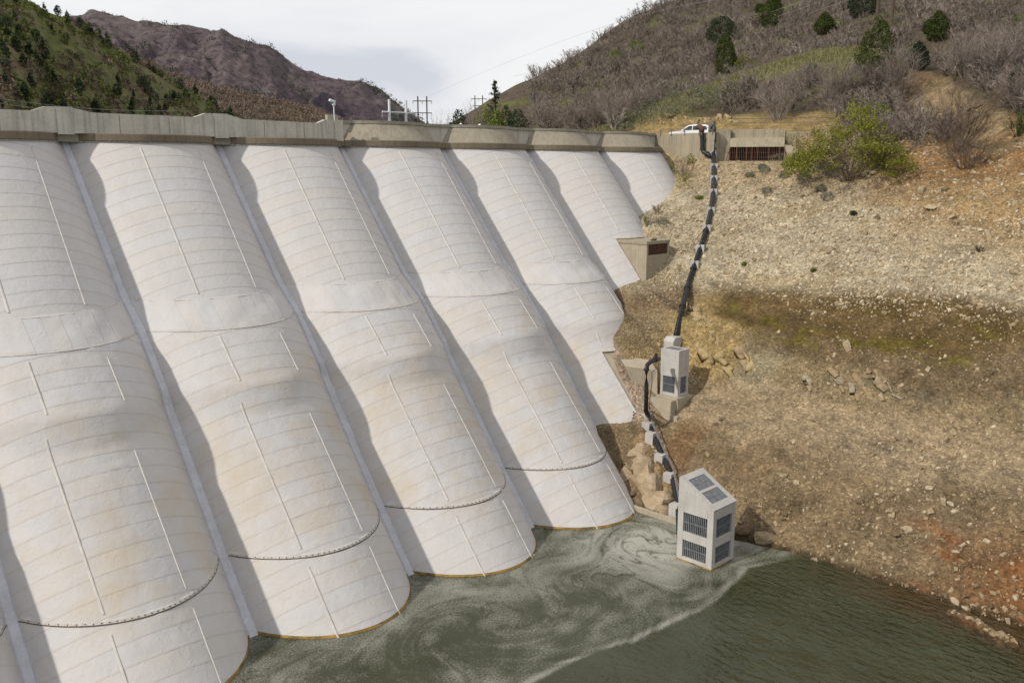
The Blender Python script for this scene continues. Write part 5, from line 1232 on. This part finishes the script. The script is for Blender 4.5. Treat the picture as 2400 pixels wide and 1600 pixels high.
BD = [(1836, 1120, 22, .8, 'tan angular boulder alone on the lower bank'), (2124, 1242, 24, .7, 'pale tan boulder on the lower right bank'), (1742, 1248, 46, .6, 'dark wet boulder touching the right side of the water tower'), (1790, 1262, 56, .5, 'broad grey boulder at the waterline right of the water tower'), (2098, 1252, 30, .45, 'dark slab rock left of the pale tan boulder'), (2043, 1278, 16, .9, 'small brown rock above the shore'), (2178, 1145, 18, .6, 'pale rock on the right of the lower bank'), (2225, 1182, 22, .5, 'cream slab in the rock scatter on the lower right'),
      (1942, 1282, 14, .7, 'white stone near the water edge'), (2160, 450, 26, .8, 'leaning cream boulder below the fan-shaped bare bush'), (2185, 490, 36, .4, 'flat pale slabs at the edge of the brown slope'), (2230, 512, 22, .5, 'cream slab on the brown slope'), (2045, 408, 26, .5, 'grey slab in the foot of the willow'), (1690, 985, 14, .8, 'dark rock above the red soil'), (1678, 995, 16, .6, 'brown block above the red soil, left of the dark rock'), (2185, 1390, 10, .8, 'single rock standing in shallow brown water'), (2240, 1412, 22, .6, 'pale shore boulder beside the stream mouth'), (2262, 1424, 18, .5, 'flat pale rock at the stream mouth'), (1860, 1035, 18, .5, 'pale slab on the levelled part of the bank'), (2090, 325, 24, .5, 'pale slab on the brown slope above the fan-shaped bush'), (2380, 1402, 20, .7, 'rounded pale boulder at the right edge near the stream'), (2320, 1462, 14, .6, 'grey boulder sitting on the rubble spit'), (1480, 1160, 26, .7, 'dark angular rock below the tan ledge')]
for k, (px_, py_, w_, fl_, lab) in enumerate(BD):
    g = ground(px_, py_); s_ = pxsize(w_, g); v, f = rock_mesh(s_, fl_, 2, k+3)
    o = bpy.data.objects.new('boulder', newmesh('boulder', v, f, M['stone'])); COL.objects.link(o); o.location = g+np.array([0, 0, s_*fl_*.18]); o.rotation_euler = (rng.normal()*.2, rng.normal()*.2, rng.random()*6.28)
    fattr(o.data, 'tone', np.full(len(o.data.polygons), .08 if 'dark' in lab else .75 if ('pale' in lab or 'cream' in lab or 'white' in lab) else .5)); tag(o, lab, 'boulder', 'boulders on the bank')
# dipping strata that stick out of the cut
def slab_mat(name, c): return mat(name, lambda k: (k.col(k.ramp(k.noise(k.pos((1, 1, 1)), 2.5, 6, .7), [(.3, np.array(c)*.55), (.55, np.array(c)), (.75, np.array(c)*1.3)])), k.bump(k.noise(k.pos(), 6, 5, .7), .8, .06)), .95, .15)
M['slab_tan'] = slab_mat('tan_strata', (.30, .22, .13)); M['slab_grey'] = slab_mat('grey_strata', (.29, .25, .18)); M['slab_yellow'] = slab_mat('yellow_strata', (.36, .275, .14))
def outcrop(label, spots, dirpx, mats, wid, thick, lift):
    r = None
    for (px_, py_, L_) in spots:
        a, b = ground(px_, py_), ground(px_+dirpx[0]*L_, py_+dirpx[1]*L_)
        ax = b-a; ln = np.linalg.norm(ax)
        if ln < .1 or ln > 6: continue
        ax /= ln; c = (a+b)/2
        nz = np.array([-.62, -.25, .74]); nz -= (nz@ax)*ax; nz /= np.linalg.norm(nz); sdv = np.cross(ax, nz)
        if r is None: r = thing('rock_outcrop', tuple(c), label, 'outcrop')
        sdv *= np.sign(np.linalg.det(np.stack([ax, sdv, nz], 1)))
        for q in range(1+int(ln/.9)):
            f_ = (q+.5)/(1+int(ln/.9))-.5; cc = c+ax*ln*f_+nz*(lift*(rng.random()-.75)-thick*.35)+rng.normal(size=3)*.10; tl = rng.normal(size=3)*.24
            a1_ = ax+tl; a1_ /= np.linalg.norm(a1_); b1_ = np.cross(nz, a1_); b1_ /= np.linalg.norm(b1_); c1_ = np.cross(a1_, b1_)
            l2 = ln/(1+int(ln/.9))*(.55+.35*rng.random())
            mw = Matrix.Identity(4)
            for k_, (vec, s_) in enumerate(((a1_, l2), (b1_, wid*(.3+1.5*rng.random()**1.5)), (c1_, thick*(.4+1.2*rng.random())))):
                for j_ in range(3): mw[j_][k_] = vec[j_]*s_
            for j_ in range(3): mw[j_][3] = cc[j_]
            o = bpy.data.objects.new('slab', ROCKS[mats[rng.integers(len(mats))]][rng.integers(5)]); put(o, r); o.matrix_basis = mw
ROCKS = {}
for m_ in ('slab_tan', 'slab_grey', 'slab_yellow'):
    ROCKS[m_] = []
    for k in range(5):
        v = CUBE+np.random.default_rng(90+k).normal(size=(8, 3))*.24; v[4:, :2] *= .8; ROCKS[m_].append(newmesh('slab', v*.85, CT, M[m_]))
outcrop('dipping brown rock slabs jutting from the middle of the cut bank', [(1872+k*8+rng.normal()*5, 832+rng.random()*62, 35+55*rng.random()) for k in range(0, 24, 2)], (.52, .85), ['slab_tan', 'slab_grey', 'slab_tan'], .22, .13, .12)
outcrop('long pale rock ribs slanting down right of the brown slabs', [(2010+k*14+rng.normal()*4, 858+k*5+rng.random()*20, 70+40*rng.random()) for k in range(5)], (.60, .80), ['slab_grey'], .10, .12, .22)
outcrop('yellowish layered rock face beside the small intake tower', [(1640+k*4.6+rng.normal()*5, 775+rng.random()*75, 25+70*rng.random()) for k in range(0, 26, 4)], (.40, .92), ['slab_yellow', 'slab_tan', 'slab_yellow'], .40, .2, .22)
outcrop('blocky tan rock edge below the upper pipeline, right side', [(1612+k*5+rng.normal()*4, 690+k*7+rng.random()*16, 22+24*rng.random()) for k in range(14)], (.35, .94), ['slab_tan', 'slab_yellow'], .26, .22, .3)
outcrop('narrow tan rock rib above the slanted tower roof', [(1658+k*3.5, 1056+k*15, 16) for k in range(4)], (.25, .97), ['slab_tan'], .14, .12, .15)
outcrop('weathered strata exposed in the eroded gully on the right hill', [(2130+k*9+rng.normal()*7, 195+k*3+rng.random()*50, 45+50*rng.random()) for k in range(18)], (.62, .78), ['slab_tan', 'slab_grey'], .35, .25, .4)
outcrop('yellow broken rock in the road cut above the car', [(1560+k*8+rng.normal()*5, 268+rng.random()*24, 10+14*rng.random()) for k in range(22)], (.5, .6), ['slab_yellow', 'slab_tan'], .25, .22, .4)
# tan sandstone ledge that carries the lower anchors
lg = thing('rock_ledge', (43, 39.6, 2), 'stepped tan sandstone ledge under the lower anchor blocks', 'rock ledge')
for k, (cx_, cy_, cz_, hx, hy, hz) in enumerate(((44.5, 41.0, 2.5, 1.5, 1.3, 1.5), (43.7, 40.2, 1.9, 1.6, 1.3, 1.5), (43.0, 39.4, 1.35, 1.5, 1.3, 1.45), (42.5, 38.4, .9, 1.3, 1.3, 1.3), (41.9, 37.4, .35, 1.2, 1.3, 1.2), (41.4, 36.6, -.1, 1.0, 1.1, 1.0), (42.6, 40.6, 1.2, 1.2, 1.0, 1.2))):
    v, f = rock_mesh(2.0, 1.0, 3, 70+k); v = v/np.abs(v).max(0)*np.array([hx, hy, hz])*.78; v += .06*np.stack([vnoise(v*2.2+j*9, 3) for j in range(3)], 1)
    obj('block', v*1.3+np.array([cx_-.75, cy_+.45, cz_+.05]), f, M['sandstone'], lg)
sp_, ep_ = np.array([39.75, 39.3, .05]), np.array([39.75, 34.6, .05]); ax_ = ep_-sp_; ln_ = np.linalg.norm(ax_); ax_ /= ln_
tag(MB().obox((sp_+ep_)/2, ax_, np.cross((0, 0, 1), ax_), (0, 0, 1), ln_/2, .14, .32).build('concrete_sill', M['conc_stain'], None, bevel=.03), 'stained low concrete sill along the water between membrane and tower', 'sill')
